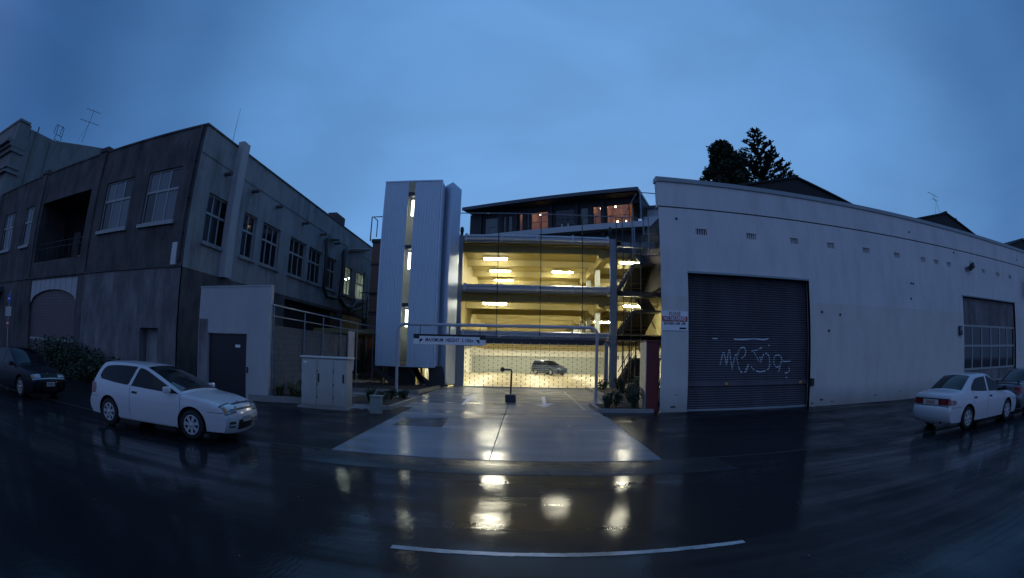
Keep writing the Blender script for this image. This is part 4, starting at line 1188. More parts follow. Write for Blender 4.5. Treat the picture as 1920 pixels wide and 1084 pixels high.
# ------------------------------------------------------------------ apartments behind and above
Yr, Yl = 55.0, 65.5
ar = Vector((*fy(1195, 351, Yr)[:1], Yr)); al = Vector((*fy(872, 396, Yl)[:1], Yl))
du = (ar - al); LEN = du.length; rz = math.atan2(du.y, du.x)
zroof = fy(1195, 351, Yr)[1]
apt = thing('apartment_building', 'low apartments with a long dark flat roof and glowing orange rooms behind the car park', 'apartment building', (al.x, al.y, 0), rz)
def ab(x0, x1, y0, y1, z0, z1, name, m, parent=apt):
    return MB().box(x0, x1, y0, y1, z0, z1).obj(name, M[m], parent, local=(parent is apt))
ab(-.4, LEN, -.05, 12, zroof - .38, zroof, 'roof', 'roof')
ab(-.45, LEN + .05, -.12, -.052, zroof - .42, zroof + .03, 'fascia', 'fascia')
ab(LEN + .001, LEN + .07, -.05, 12, zroof - .42, zroof + .03, 'fascia', 'fascia')
ab(.2, LEN - .3, .3, 11.5, zroof - .5, zroof - .385, 'soffit', 'apt_dark')
fz = zroof - 4.05                                        # balcony floor
ab(3.2, LEN + 3, 1.0, 12, fz - .75, fz, 'balcony_edge', 'apt_white')
ab(-.5, 3.19, 1.0, 12, fz - .75, fz - .1, 'balcony_edge', 'apt_dark')
ab(0, LEN, 2.6, 12, 0, fz - .76, 'lower_wall', 'apt_dark')
# bays: (start, end, kind)
def U(px):                                               # where a sight line meets the window line, as a share of the facade
    q = sight(px, 410); n_ = Matrix.Rotation(rz, 3, 'Z') @ Vector((0, 1, 0)); o_ = Vector((al.x, al.y, 0))
    t_ = ((o_ + n_ * GYL).dot(n_)) / q.dot(n_)
    return (q * t_ - o_).dot(Matrix.Rotation(rz, 3, 'Z') @ Vector((1, 0, 0))) / LEN
GYL = 2.4
bays = [(U(a), U(b), k) for a, b, k in ((910, 935, 'curtain'), (944, 950, 'curtain'), (953, 962, 'curtain'), (974, 981, 'warm'), (988, 993, 'curtain'), (996, 1029, 'warm'), (1041, 1078, 'dark'), (1088, 1104, 'curtain'), (1112, 1128, 'warm'), (1138, 1181, 'warm'))]
last = -.02
def room(u0, u1, kind):
    x0, x1 = u0 * LEN, u1 * LEN
    fr = MB()
    for x in (x0 + .05, x1 - .05):
        fr.box(x - .05, x + .05, GYL - .05, GYL + .05, fz, zroof - .5)
    fr.box(x0 + .1, x1 - .1, GYL - .05, GYL + .05, zroof - 1.35, zroof - 1.25)
    f = fr.obj('window', M['apt_dark'], apt, local=True)
    n_ = 3 if u1 - u0 > .09 else 1
    for k in range(n_):
        a, b = x0 + .1 + (x1 - x0 - .2) * k / n_, x0 + .1 + (x1 - x0 - .2) * (k + 1) / n_
        MB().box(a + .02, b - .02, GYL - .01, GYL, fz + .02, zroof - 1.36).obj('pane', M['glass' if kind == 'warm' else 'pane' if kind == 'dark' else 'glass'], f, local=True)
    if kind == 'curtain':
        mb = MB(); n2 = max(6, int((x1 - x0) / .12)); row = [(x0 + (x1 - x0) * k / n2, GYL + .25 + .05 * math.sin(k * 2.4)) for k in range(n2 + 1)]
        mb.grid([[(x, y, fz) for x, y in row], [(x, y, zroof - 1.3) for x, y in row]], smooth=True)
        mb.obj('curtain', M['curtain'], apt, local=True)
    if kind == 'warm':
        mb = MB()
        mb.box(x0 - .3, x1 + .3, 6.2, 6.3, fz, zroof - .5); mb.box(x0 - .35, x0 - .3, GYL + .1, 6.2, fz, zroof - .5); mb.box(x1 + .3, x1 + .35, GYL + .1, 6.2, fz, zroof - .5)
        mb.box(x0 - .3, x1 + .3, GYL + .1, 6.2, zroof - .6, zroof - .505); mb.box(x0 - .3, x1 + .3, GYL + .1, 6.2, fz + .0, fz + .05)
        mb.obj('warm_room', M['room_glow'], apt, local=True)
for b in bays:
    u0, u1, kind = b
    if u0 - last > .002:
        ab(last * LEN + .02, u0 * LEN - .02, GYL - .15, GYL + .2, fz, zroof - .5, 'pier', 'apt_dark')
    room(*b); last = u1
ab(0, LEN, GYL - .12, GYL + .1, zroof - 1.24, zroof - .5, 'lintel', 'apt_dark')
mb = MB(); mb.box(LEN - .1, LEN - .02, GYL, 12, fz, zroof - .5); mb.obj('end_wall', M['apt_dark'], apt, local=True)
ab(LEN + .1, LEN + 4.5, 5.5, 12, fz - .7, zroof - 1.2, 'end_block', 'apt_white')
ab(LEN + .1, LEN + 4.6, 5.2, 12, zroof - 1.199, zroof - .8, 'end_roof', 'fascia')
ab(LEN - .08, LEN + 4.4, 3.0, 3.06, fz, fz + 1.05, 'balcony_screen', 'apt_white')
# balcony rail along the front
MB().tube([(3.3, 1.1, fz + .95), (LEN, 1.1, fz + .95)], .035, 6).obj('balcony_rail', M['dark_steel'], apt, local=True)
for k in range(12):
    x = 3.4 + (LEN - 3.5) * k / 11
    MB().tube([(x, 1.1, fz), (x, 1.1, fz + .95)], .025, 6).obj('rail_post', M['dark_steel'], apt, local=True)
for u in (U(904), U(970), U(1035), U(1083), U(1132)):
    ab(u * LEN - .2, u * LEN + .2, 1.9, 2.2, 0, zroof - .5, 'pier', 'apt_dark')
# lower wing at the left
zl_ = fy(866, 418, 70)[1]
ab(-1.6, 1.5, 5, 13, zl_ - .45, zl_, 'wing_roof', 'fascia'); ab(-.4, 1.5, 6, 13, 0, zl_ - .46, 'wing_wall', 'apt_white')
# lamps in the rooms
rotm = Matrix.Rotation(rz, 3, 'Z')
def apt_lamp(px, py, d, label, s=.16):
    # a point `d` metres behind the facade line
    q = sight(px, py); n_ = rotm @ Vector((0, 1, 0))
    t_ = ((Vector((al.x, al.y, 0)) + n_ * d).dot(n_)) / q.dot(n_)
    p = Vector((0, 0, EYE)) + q * t_
    t = thing('room_lamp', label, 'lamp', p, 0, 'lamps in the apartments')
    MB().lathe([(0, -s), (s * .7, -s * .7), (s, 0), (s * .7, s * .7), (0, s)], 'z', 12).obj('globe', M['room'], t, local=True)
    MB().tube([(0, 0, s), (0, 0, s + .3)], .015, 5).obj('stem', M['dark_steel'], t, local=True)
apt_lamp(991, 437, 2.9, 'warm lamp low in the middle of the dark apartments', .13)
apt_lamp(1017, 433, 2.9, 'small lamp right of the low middle lamp in the apartments')
apt_lamp(1157, 381, 4.5, 'bright ceiling lamp in the orange room at the right end', .20)
apt_lamp(1179, 378, 4.5, 'ceiling lamp at the right edge of the orange room', .16)
apt_lamp(1158, 416, 3.4, 'lower lamp inside the right orange room', .14)
apt_lamp(1174, 415, 3.4, 'small low lamp right of the others in the orange room', .11)
for u, z in ((U(977), 1.0), (U(1003), 1.0), (U(1120), 1.0), (U(1148), .9)):
    p = Vector((al.x, al.y, 0)) + rotm @ Vector((u * LEN, 4.3, zroof - z))
    t = thing('room_lamp', 'lamp hidden by the lintel that tints a room of the apartments orange', 'lamp', p, 0, 'lamps in the apartments')
    MB().lathe([(0, -.12), (.09, -.08), (.12, 0), (.1, .08), (0, .1)], 'z', 12).obj('globe', M['room'], t, local=True)
    MB().tube([(0, 0, .1), (0, 0, .5)], .015, 5).obj('stem', M['dark_steel'], t, local=True)

# ================================================================== right: cream warehouse
WX0, WX1, WZ = 4.64, 46.0, 8.0
wh = thing('warehouse', 'long cream painted warehouse with small vents and a big roller door', 'warehouse', (WX0, FY, 0))
SH = (fy(1291, 640, FY)[0], fy(1519, 530, FY)[0] - .06, 0.0, 4.74)
WIN = (fy(1807, 600, FY)[0], fy(1904, 600, FY)[0], 1.12 - .55, 4.76)
D2 = (30.9, 33.5, 0.0, 3.6)
vents = []
for (a, b), n_ in zip([((1304, 428), (1326, 441)), ((1399, 436), (1418, 450)), ((1481, 446), (1497, 459)), ((1550, 456), (1565, 468)), ((1617, 463), (1631, 475)), ((1675.5, 473), (1687.5, 485)), ((1726, 482), (1735.5, 493)), ((1750.5, 487), (1760, 497)), ((1774.5, 491), (1783.5, 501)), ((1841, 506), (1847, 515)), ((1867, 512), (1874, 521)), ((1891, 518), (1897, 527))], [0] * 12):
    x0, x1 = fy(*a, FY)[0], fy(*b, FY)[0]
    vents.append((x0, x1, 6.12, 6.34))
GR = 7.03                                                # groove under the parapet
mb = MB()
wall(mb, WX0, WX1, 3.93, GR, FY, .16, [SH, WIN, D2] + vents)
mb.quad((WX0, FY, 0), (WX0 + 6.4, FY + 15, 0), (WX0 + 6.4, FY + 15, WZ), (WX0, FY, WZ)); mb.quad((WX0 + 6.4, FY + 15, 0), (WX0 + 6.4, FY + 30, 0), (WX0 + 6.4, FY + 30, WZ), (WX0 + 6.4, FY + 15, WZ)); mb.quad((WX1, FY, 0), (WX1, FY + 30, 0), (WX1, FY + 30, WZ), (WX1, FY, WZ))
mb.quad((WX0, FY, GR), (WX1, FY, GR), (WX1, FY + .03, GR), (WX0, FY + .03, GR))
mb.obj('wall', M['cream'], wh)
mb = MB()
wall(mb, WX0, SH[0] + .001, 0, 3.93, FY, .16, [])
wall(mb, SH[1], WX1, 0, 3.93, FY, .16, [WIN, D2])
for s_ in (SH, WIN, D2):
    for x in s_[:2]:
        mb.quad((x, FY + .001, 0), (x, FY + .7, 0), (x, FY + .7, s_[3]), (x, FY + .001, s_[3]))
mb.obj('lower_wall', M['cream_low'], wh)
MB().box(WX0, WX1, FY + .02, FY + .3, GR + .0, GR + .05).obj('groove', M['seam'], wh)
MB().box(WX0, WX1, FY - .004, FY + .3, GR + .052, WZ - .001).obj('parapet', M['cream'], wh)
MB().box(WX0 - .04, WX1, FY - .06, FY + .36, WZ, WZ + .16).obj('parapet_coping', M['coping'], wh)
for x0, x1, z0, z1 in vents:
    v = MB()
    v.box(x0, x1, FY + .13, FY + .15, z0, z1)
    ve = v.obj('vent', M['black'], wh)
    n_ = 5 if x1 - x0 > .36 else 4
    for k in range(n_):
        x = x0 + (x1 - x0) * (k + .5) / n_
        MB().box(x - .012, x + .012, FY + .03, FY + .125, z0, z1).obj('slat', M['cream'], ve)
# stain runs below vents are in the render; small fixings on the wall
for px, py in ((1268, 410), (1704, 435), (1708, 531), (1712, 532), (1708, 560), (1541, 585), (1575, 590), (1554, 620), (1788, 474), (1906, 487)):
    x, z = fy(px, py, FY)
    MB().lathe([(0, -.05), (.035, -.045), (.05, -.0055), (0, -.005)], 'y', 8, (x, FY, z)).obj('wall_fixing', M['dark_steel'], wh)
for px, py, w_ in ((1540, 750, .12), (1560, 753, .09), (1642, 741, .10), (1688, 734, .08), (1262, 763, .13), (1523, 756, .10), (1268, 741, .06)):
    x, z = fy(px, py, FY)
    pts = [(x + w_ * math.cos(a) * random.uniform(.5, 1.2), FY - .003, z + w_ * .33 * math.sin(a) * random.uniform(.4, 1.3)) for a in [2 * math.pi * k / 9 for k in range(9)]]
    MB().prism(pts, (0, .002, 0)).obj('paint_chip', M['dark_concrete'], wh)
x0, z0 = fy(1244, 690, FY); MB().box(x0, x0 + .55, FY - .006, FY - .002, .75, 2.0).obj('paint_patch', M['cream_low'], wh)

# roller shutter: slats, bottom rail, lock bar
sx0_, sx1_, _, sz1 = SH
sy = FY + .28
mb = MB(); row = []
z = .10; n_ = 56; p = (sz1 - .10) / n_
for k in range(n_):
    for q, d in ((0, .0), (.18, .028), (.45, .040), (.72, .028), (.92, .0)):
        row.append((.10 + p * (k + q), d))
row.append((sz1, 0))
mb.grid([[(x, sy - d, z) for z, d in row] for x in (sx0_ + .03, sx1_ - .03)], smooth=False)
shut = mb.obj('roller_shutter', M['shutter'], wh, kind='stuff')
MB().box(sx0_ + .03, sx1_ - .03, sy - .06, sy + .0, .0, .098).obj('bottom_rail', M['coping'], shut)
zl = fy(1400, 719, sy)[1]
MB().box(sx0_ + .02, sx1_ - .02, sy - .075, sy - .042, zl - .07, zl + .07).obj('lock_rail', M['shutter'], shut)
for px in (1360, 1498):
    x = fy(px, 719, sy)[0]
    MB().rbox(x - .07, x + .07, sy - .12, sy - .076, zl - .05, zl + .05, .015).obj('lock', M['orange'], shut)
for x in (sx0_ + .001, sx1_ - .03):
    MB().box(x, x + .029, sy - .09, sy + .05, 0, sz1 - .002).obj('guide', M['dark_steel'], shut)
MB().box(sx1_ - .005, sx1_ + .14, FY - .1, FY + .15, zl - .14, zl + .14).obj('latch_box', M['dark_steel'], shut)
MB().tube([(sx1_ - .05, sy - .12, zl), (sx1_ - .05, sy - .12, 1.9)], .02, 6).obj('pull_chain', M['dark_steel'], shut)
MB().box(sx0_, sx1_, FY - .03, FY + .1, sz1 - .0, sz1 + .07).obj('drip_strip', M['coping'], shut)
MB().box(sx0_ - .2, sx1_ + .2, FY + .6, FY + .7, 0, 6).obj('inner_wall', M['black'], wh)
# sprayed tag: paint lies on the outer curve of the slats only
def spray(lines):
    mb = MB()
    for pts in lines:
        P = [fy(1220 + a / 3.615, 500 + b / 3.615, sy) for a, b in pts]
        Q = []
        for i in range(len(P) - 1):                      # Catmull-Rom
            p0, p1, p2, p3 = P[max(0, i - 1)], P[i], P[i + 1], P[min(len(P) - 1, i + 2)]
            for k in range(14):
                t = k / 14
                Q.append([.5 * (2 * p1[j] + (p2[j] - p0[j]) * t + (2 * p0[j] - 5 * p1[j] + 4 * p2[j] - p3[j]) * t * t + (3 * p1[j] - p0[j] - 3 * p2[j] + p3[j]) * t ** 3) for j in (0, 1)])
        Q.append(P[-1])
        for a, b in zip(Q[:-1], Q[1:]):
            ph = ((((a[1] + b[1]) / 2) - .10) / p) % 1
            if not .16 < ph < .80:
                continue
            d = Vector((b[0] - a[0], b[1] - a[1]))
            if d.length < 1e-5: continue
            n2 = Vector((-d.y, d.x)).normalized() * (.021 + .012 * noise.noise(Vector((a[0] * 2.1, a[1] * 2.1, 0))))
            y = sy - .0435
            mb.quad((a[0] - n2.x, y, a[1] - n2.y), (b[0] - n2.x, y, b[1] - n2.y), (b[0] + n2.x, y, b[1] + n2.y), (a[0] + n2.x, y, a[1] + n2.y))
    return mb.obj('graffiti', M['spray'], shut)
spray([[(468, 665), (480, 610), (492, 575), (505, 640), (512, 665), (520, 600), (530, 562), (540, 640), (550, 700)],
       [(548, 690), (560, 640), (575, 590), (585, 640), (600, 700), (625, 718), (650, 700), (660, 660), (640, 700)],
       [(585, 622), (610, 622), (635, 600), (640, 565), (625, 548), (600, 560), (585, 600)],
       [(680, 570), (700, 585), (730, 640), (745, 640), (735, 610)],
       [(676, 672), (695, 698), (730, 712), (775, 705), (800, 680), (800, 620), (785, 590), (760, 600), (745, 640)],
       [(690, 570), (720, 565), (740, 553), (765, 545)], [(795, 535), (815, 532), (845, 530)], [(415, 487), (450, 489)], [(560, 492), (620, 494), (700, 490), (760, 495), (795, 488)],
       [(832, 610), (850, 600), (875, 605), (885, 640), (860, 680), (838, 670), (830, 640), (835, 610)], [(880, 640), (910, 643), (948, 641)], [(880, 640), (870, 690), (860, 720)],
       [(915, 685), (935, 690), (932, 715), (905, 720)], [(910, 748), (922, 755)]])
# glazed workshop front with boarded fanlight
wx0, wx1, wz0, wz1 = WIN
wy = FY + .18
zt_, zm_, zs_ = 3.33, 2.33, 1.16
fr = MB()
xs = [fy(q, 640, wy)[0] for q in (1811, 1822, 1840, 1857, 1873, 1887, 1897)]
xs[0] = wx0 + .06; xs[-1] = wx1 - .05
for z in (zs_, zm_, zt_):
    fr.box(wx0 + .01, wx1 - .01, wy - .05, wy + .05, z - .05, z + .05)
for x in xs:
    fr.box(x - .05, x + .05, wy - .045, wy + .045, zs_ + .05, zm_ - .05); fr.box(x - .05, x + .05, wy - .045, wy + .045, zm_ + .05, zt_ - .05)
gl = fr.obj('workshop_window', M['sash'], wh)
for a, b in zip(xs[:-1], xs[1:]):
    for c, e in ((zs_ + .05, zm_ - .05), (zm_ + .05, zt_ - .05)):
        MB().box(a + .05, b - .05, wy - .004, wy + .004, c, e).obj('pane', M['pane'], gl)
n_ = 3
for k in range(n_):
    a, b = wx0 + .01 + (wx1 - wx0 - .02) * k / n_, wx0 + .01 + (wx1 - wx0 - .02) * (k + 1) / n_
    MB().box(a + .012, b - .012, wy - .03, wy + .02, zt_ + .055, wz1 - .01).obj('board', M['patch_plaster'], gl)
    MB().box(a + .012, b - .012, wy - .03, wy + .02, wz0 + .01, zs_ - .055).obj('board', M['patch_plaster'], gl)
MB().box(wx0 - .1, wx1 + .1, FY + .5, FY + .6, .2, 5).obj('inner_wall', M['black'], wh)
MB().box(wx0 - .06, wx1 + .06, FY - .05, FY + .1, wz1, wz1 + .07).obj('drip_strip', M['coping'], wh)
MB().box(wx0 - .05, wx1 + .05, FY - .06, FY + .12, wz0 - .06, wz0 - .001).obj('sill', M['coping'], wh)
MB().box(D2[0] + .02, D2[1] - .02, FY + .25, FY + .3, .02, D2[3] - .02).obj('door', M['black_paint'], wh)
# shallow roof behind the parapet and the three dark gables
mb = MB(); mb.prism([(WX0 + .3, FY + .4, WZ - .5), (WX1, FY + .4, WZ - .5), (WX1, FY + 32, WZ - .5), (WX0 + 6.6, FY + 32, WZ - .5), (WX0 + 6.6, FY + 15, WZ - .5)], (0, 0, .1)); mb.obj('flat_roof', M['roof'], wh)
RY = 22.5
sc_ = RY / 20
for i, ax in enumerate((13.8 * 1.125, 27.13 * 1.125, 40.3 * 1.125)):
    az_ = 12.13; hw = 7.45; dz_ = hw * .256
    L_, R_ = ax - hw, ax + hw
    bodyg = MB().prism([(L_ + .01, RY + .12, 6), (R_ - .01, RY + .12, 6), (R_ - .01, RY + .12, az_ - dz_ - .12), (ax, RY + .12, az_ - .12), (L_ + .01, RY + .12, az_ - dz_ - .12)], (0, 26, 0))
    g = bodyg.obj('gable', M['roof'], wh)
    mb = MB()
    mb.prism([(L_, RY, az_ - dz_ - .11), (ax, RY, az_ - .11), (ax, RY, az_), (L_, RY, az_ - dz_)], (0, 26.3, 0))
    mb.prism([(ax, RY, az_ - .11), (R_, RY, az_ - dz_ - .11), (R_, RY, az_ - dz_), (ax, RY, az_)], (0, 26.3, 0))
    k = 0
    mb.obj('gable_roof', M['roof'], g)
    MB().box(ax - .12, ax + .12, RY - .03, RY + 26, az_ + .002, az_ + .05).obj('ridge_cap', M['roof'], g)
q = fy(1775, 401, RY + .4)
tv_aerial('spindly television aerial on the peak of the second dark gable', (27.13 * 1.125 - .3, RY + .5, 12.1), ((.98, .9), (.7, .5)), .42, R(10), -.75)
t = thing('roof_vent_pipe', 'small hooped vent pipe on the right slope of the second dark gable', 'vent pipe', (32.3, RY + .5, 11.55))
MB().tube([(0, 0, -.1), (0, 0, .35), (.12, 0, .5), (.3, 0, .48), (.36, 0, .3)], .05, 8).obj('pipe', M['dark_steel'], t, local=True)
MB().box(-.12, .12, -.12, .12, -.12, .02).obj('flashing', M['roof'], t, local=True)

# things fixed on the warehouse wall
x, z = fy(1813, 505, FY)
t = thing('floodlight', 'old bracketed floodlight on the wall above the workshop window', 'floodlight', (x, FY, z))
MB().box(-.22, .22, -.03, -.002, -.12, .1).obj('back_plate', M['galv'], t, local=True)
MB().tube([(-.2, -.02, .0), (-.2, -.4, .1), (-.2, -.45, .35)], .025, 6).obj('arm', M['dark_steel'], t, local=True)
MB().prism([(.02, -.12, -.1), (.02, -.5, .05), (.02, -.45, .3), (.02, -.1, .12)], (.22, 0, 0)).obj('lamp_head', M['dark_steel'], t, local=True)
x, z = fy(1799, 620, FY)
t = thing('meter_box', 'small dark box on the cream wall beside the workshop window', 'meter box', (x, FY, z))
MB().rbox(-.14, .14, -.16, -.002, -.22, .22, .03).obj('case', M['dark_steel'], t, local=True)
MB().box(-.1, .1, -.166, -.161, -.02, .16).obj('cover', M['grey_steel'], t, local=True)
x, z = fy(1917, 540, FY)
t = thing('hanging_sign', 'dark sign board on the wall at the far right edge', 'sign', (x + .25, FY, z))
MB().rbox(-.35, .35, -.55, -.5, -.5, .5, .02).obj('board', M['sign_ink'], t, local=True)
MB().tube([(0, -.02, .3), (0, -.5, .3)], .025, 6).obj('bracket', M['dark_steel'], t, local=True)

# the delivery notice
x0, z1 = fy(1240, 583, FY); x1 = fy(1289, 583, FY)[0]; z0 = fy(1265, 620, FY)[1]
ns = thing('delivery_sign', 'white notice on the warehouse corner asking for no deliveries around midday', 'sign', ((x0 + x1) / 2, FY, (z0 + z1) / 2))
W_, H_ = x1 - x0, z1 - z0
MB().rbox(-W_ / 2, W_ / 2, -.025, -.003, -H_ / 2, H_ / 2, .004).obj('board', M['sign_white'], ns, local=True)
MB().box(-W_ / 2 + .015, W_ / 2 - .015, -.0275, -.0255, -.02, H_ * .235).obj('red_band', M['sign_red'], ns, local=True)
for txt, zz_, hgt, wd, m, bo in (('PLEASE', H_ * .36, .19, .44, 'sign_red', .001), ('NO DELIVERIES', H_ * .108, .17, .84, 'sign_white', .003), ('BETWEEN 11AM - 2PM', -H_ * .14, .13, .80, 'sign_ink', .002), ('FRUCOR', -H_ * .38, .085, .22, 'sign_ink', .001)):
    if txt == 'FRUCOR':
        MB().box(W_ * .18, W_ * .44, -.0275, -.0255, zz_ - .03, zz_ + .03).obj('maker_mark', M['sign_ink'], ns, local=True); continue
    lettering(txt, hgt * 1.0, Vector(ns.location) + Vector((0, -.029, zz_)), (R(90), 0, 0), M[m], ns, width=W_ * wd, bold=bo)

# dark red pillar at the warehouse corner
rx0, rx1 = fy(1211, 700, 15.75)[0], WX0 - .03
rzt = fy(1225, 641, 15.75)[1]
t = thing('red_pillar', 'dark red pillar standing against the left corner of the cream warehouse', 'pillar', ((rx0 + rx1) / 2, 15.8, 0))
MB().rbox(rx0, rx1, 15.7, 16.5, 0, rzt, .015).obj('panel', M['red'], t)
MB().box(rx0 - .03, rx1, 15.66, 16.54, rzt + .002, rzt + .05).obj('cap', M['red'], t)
MB().box(rx0 - .025, rx0 - .002, 15.69, 16.5, .05, rzt - .02).obj('edge_trim', M['galv'], t)

# ------------------------------------------------------------------ trees beyond the warehouse
def limb(mb, a, b, r0, r1, wob=.3, n=6):
    a, b = Vector(a), Vector(b); pts = []
    for k in range(n + 1):
        q = k / n
        pts.append(a.lerp(b, q) + Vector((random.uniform(-wob, wob), random.uniform(-wob, wob), 0)) * math.sin(q * math.pi))
    mb.tube(pts, [r0 + (r1 - r0) * k / n for k in range(n + 1)], 7)
    return pts
def broad_tree(x, y, z0, top, rx, label, seed, outline):
    random.seed(seed)
    t = thing('broadleaf_tree', label, 'tree', (x, y, z0), 0, 'broadleaf trees behind the warehouse')
    H = top - z0
    tr = MB(); tr.tube([(0, 0, 0), (.1, 0, H * .3), (0, .1, H * .6), (.1, 0, H * .9)], [.55, .42, .28, .06], 9)
    mb = MB(); n_l = 0
    for i in range(64):
        q = .24 + .76 * (i + .5) / 64
        rr = rx * outline(q)
        a = i * 2.4 + random.uniform(-.4, .4)
        rad = rr * random.uniform(.35, .86)
        p = Vector((rad * math.cos(a), rad * math.sin(a), H * q - .3))
        if i % 2 == 0:
            limb(tr, (0, 0, max(.5, H * (q - .16))), p, .13, .03, .25, 4)
        c = rx * random.uniform(.20, .31)
        leaf_cloud(mb, p, (c, c, c * .85), 330, .23, shell=.25)
    tr.obj('trunk', M['bark'], t, local=True)
    mb.obj('crown', M['tree_leaf'], t, local=True)
TB = 51.0
broad_tree(23.8, TB, 7, 28.3, 3.5, 'taller rounded dark tree above the warehouse parapet, left of the conifer', 3, lambda q: math.sin(min(1, q * 1.02) * math.pi * .93) ** .5 * (.95 if q < .75 else .95 - (q - .75) * 1.2))
broad_tree(27.0, TB + 2, 7, 27.8, 3.3, 'lower dark tree leaning between the tall rounded tree and the conifer', 5, lambda q: math.sin(min(1, q) * math.pi * .95) ** .6 * .95)
random.seed(11)
nx, nz = fy(1415, 242, 58)
t = thing('norfolk_pine', 'tall conifer with tiered upswept branches rising behind the warehouse', 'tree', (nx, 58, 6))
H = nz - 6
tr = MB(); tr.tube([(0, 0, 0), (0, 0, H * .5), (0, 0, H)], [.5, .28, .04], 9); tr.obj('trunk', M['bark'], t, local=True)
mb = MB(); bm_ = MB()
tier = 0; z = H * .28
while z < H - .3:
    q = (H - z) / (H * .72)
    ln = 9.0 * q ** .82 + .3
    nb = 7 if q > .2 else 5
    for k in range(nb):
        a = 2 * math.pi * k / nb + tier * .7 + random.uniform(-.12, .12)
        d = Vector((math.cos(a), math.sin(a), 0)); e = Vector((-d.y, d.x, 0))
        l_ = ln * random.uniform(.82, 1.08)
        pts = [Vector((0, 0, z)) + d * l_ * s + Vector((0, 0, l_ * (.10 * s + .22 * s * s))) for s in (0, .3, .6, .85, 1)]
        bm_.tube(pts, [.07, .055, .04, .03, .015], 5)
        n_t = max(6, int(l_ * 4.2))
        for j in range(n_t):                             # drooping-to-upright twigs crowd the outer branch
            s = .18 + .82 * (j + random.random()) / n_t
            i0 = min(3, int(s * 4)); f_ = s * 4 - i0
            p = pts[i0].lerp(pts[i0 + 1], f_)
            for sd in (-1, 1):
                tl = (.30 + .55 * min(1, l_ / 5) * (1 - abs(s - .7))) * random.uniform(.7, 1.2)
                v = (e * sd * .75 + d * .55 + Vector((0, 0, random.uniform(.25, .75)))).normalized() * tl
                wv = v.cross(Vector((random.uniform(-1, 1), random.uniform(-1, 1), 1))).normalized() * .085
                mb.add([p - wv, p + wv, p + v + wv * .8, p + v * 1.08, p + v - wv * .8], [(0, 1, 2, 3, 4)])
                wv2 = v.cross(wv).normalized() * .08
                mb.add([p - wv2, p + wv2, p + v + wv2, p + v - wv2], [(0, 1, 2, 3)])
    z += .62 + .55 * q; tier += 1
bm_.obj('branch', M['bark'], t, local=True)
mb.obj('crown', M['tree_leaf'], t, local=True)
random.seed(21)

# ------------------------------------------------------------------ height gantry over the driveway with its hanging sign
ga0, ga1 = fy(744, 690, PY)[0], fy(1118.5, 690, PY)[0]
gzt = (fy(760, 609, PY)[1] + fy(1100, 613, PY)[1]) / 2
gan = thing('height_gantry', 'white tube height gantry spanning the driveway', 'gantry', ((ga0 + ga1) / 2, PY, 0))
rr = .28; pts = [(ga0, PY, 0), (ga0, PY, gzt - rr)]
pts += [(ga0 + rr - rr * math.cos(a), PY, gzt - rr + rr * math.sin(a)) for a in [math.pi / 2 * k / 6 for k in range(1, 7)]]
pts += [(ga1 - rr + rr * math.sin(a), PY, gzt - rr + rr * math.cos(a)) for a in [math.pi / 2 * k / 6 for k in range(0, 7)]]
pts += [(ga1, PY, 0)]
gp = mat('gantry_paint', (0.42, 0.42, 0.46), 0.42, metal=.15, var=.12)
MB().tube(pts, .062, 12).obj('tube_frame', gp, gan)
for x in (ga0, ga1):
    MB().lathe([(0, .03), (.16, .03), (.16, .05), (.075, .055), (.07, .12), (.062, .12)], 'z', 14, (x, PY, 0)).obj('base_flange', gp, gan)
hx0, hx1 = fy(775.5, 637, PY)[0], fy(911, 637, PY)[0]
hz1, hz0 = fy(845, 627.5, PY)[1], fy(845, 646.5, PY)[1]
hs = thing('height_sign', 'hanging white sign giving the maximum height below the gantry tube', 'sign', ((hx0 + hx1) / 2, PY, (hz0 + hz1) / 2))
HW, HH = hx1 - hx0, hz1 - hz0
MB().rbox(-HW / 2, HW / 2, -.02, .02, -HH / 2, HH / 2, .006).obj('board', M['sign_white'], hs, local=True)
MB().box(-HW / 2 - .003, HW / 2 + .003, -.023, -.0205, HH * .31, HH / 2 + .003).obj('black_band', M['sign_ink'], hs, local=True)
for s in (-1, 1):
    MB().box(s * HW * .5, s * HW * .418, -.0245, -.0232, HH * .04, HH * .5).obj('black_block', M['sign_ink'], hs, local=True)
    MB().prism([(s * HW * .415, -.0235, HH * .02), (s * HW * .36, -.0235, HH * .02), (s * HW * .415, -.0235, -HH * .38)], (0, .0025, 0)).obj('arrow_mark', M['sign_ink'], hs, local=True)
lettering('MAXIMUM  HEIGHT  2.100m', .2, Vector(hs.location) + Vector((0, -.024, -HH * .07)), (R(90), 0, 0), M['sign_purple'], hs, width=HW * .66, bold=.004)
for s in (-.41, .0, .42):
    MB().tube([(s * HW, 0, HH / 2), (s * HW, 0, gzt - (hz0 + hz1) / 2 - .05)], .018, 6).obj('hanger', M['dark_steel'], hs, local=True)

# card reader post on its block between the two lanes
ix, iy = gz(957, 754, .03)
cr_ = thing('card_reader', 'bent black card reader post in a concrete block between the driveway lanes', 'card reader', (ix, iy, .03))
MB().rbox(-.21, .21, -.2, .2, 0, .30, .03).obj('block', M['dark_steel'], cr_, local=True)
MB().rbox(-.17, .17, -.16, .16, .302, .33, .01).obj('block_top', M['kerb'], cr_, local=True)
MB().tube([(0, 0, .33), (.02, 0, 1.1), (.025, 0, 1.2), (0, 0, 1.27), (-.08, 0, 1.285), (-.3, 0, 1.285)], .035, 8).obj('post', M['black_paint'], cr_, local=True)
MB().rbox(-.42, -.26, -.08, .08, 1.2, 1.37, .03).obj('reader_head', M['black_paint'], cr_, local=True)

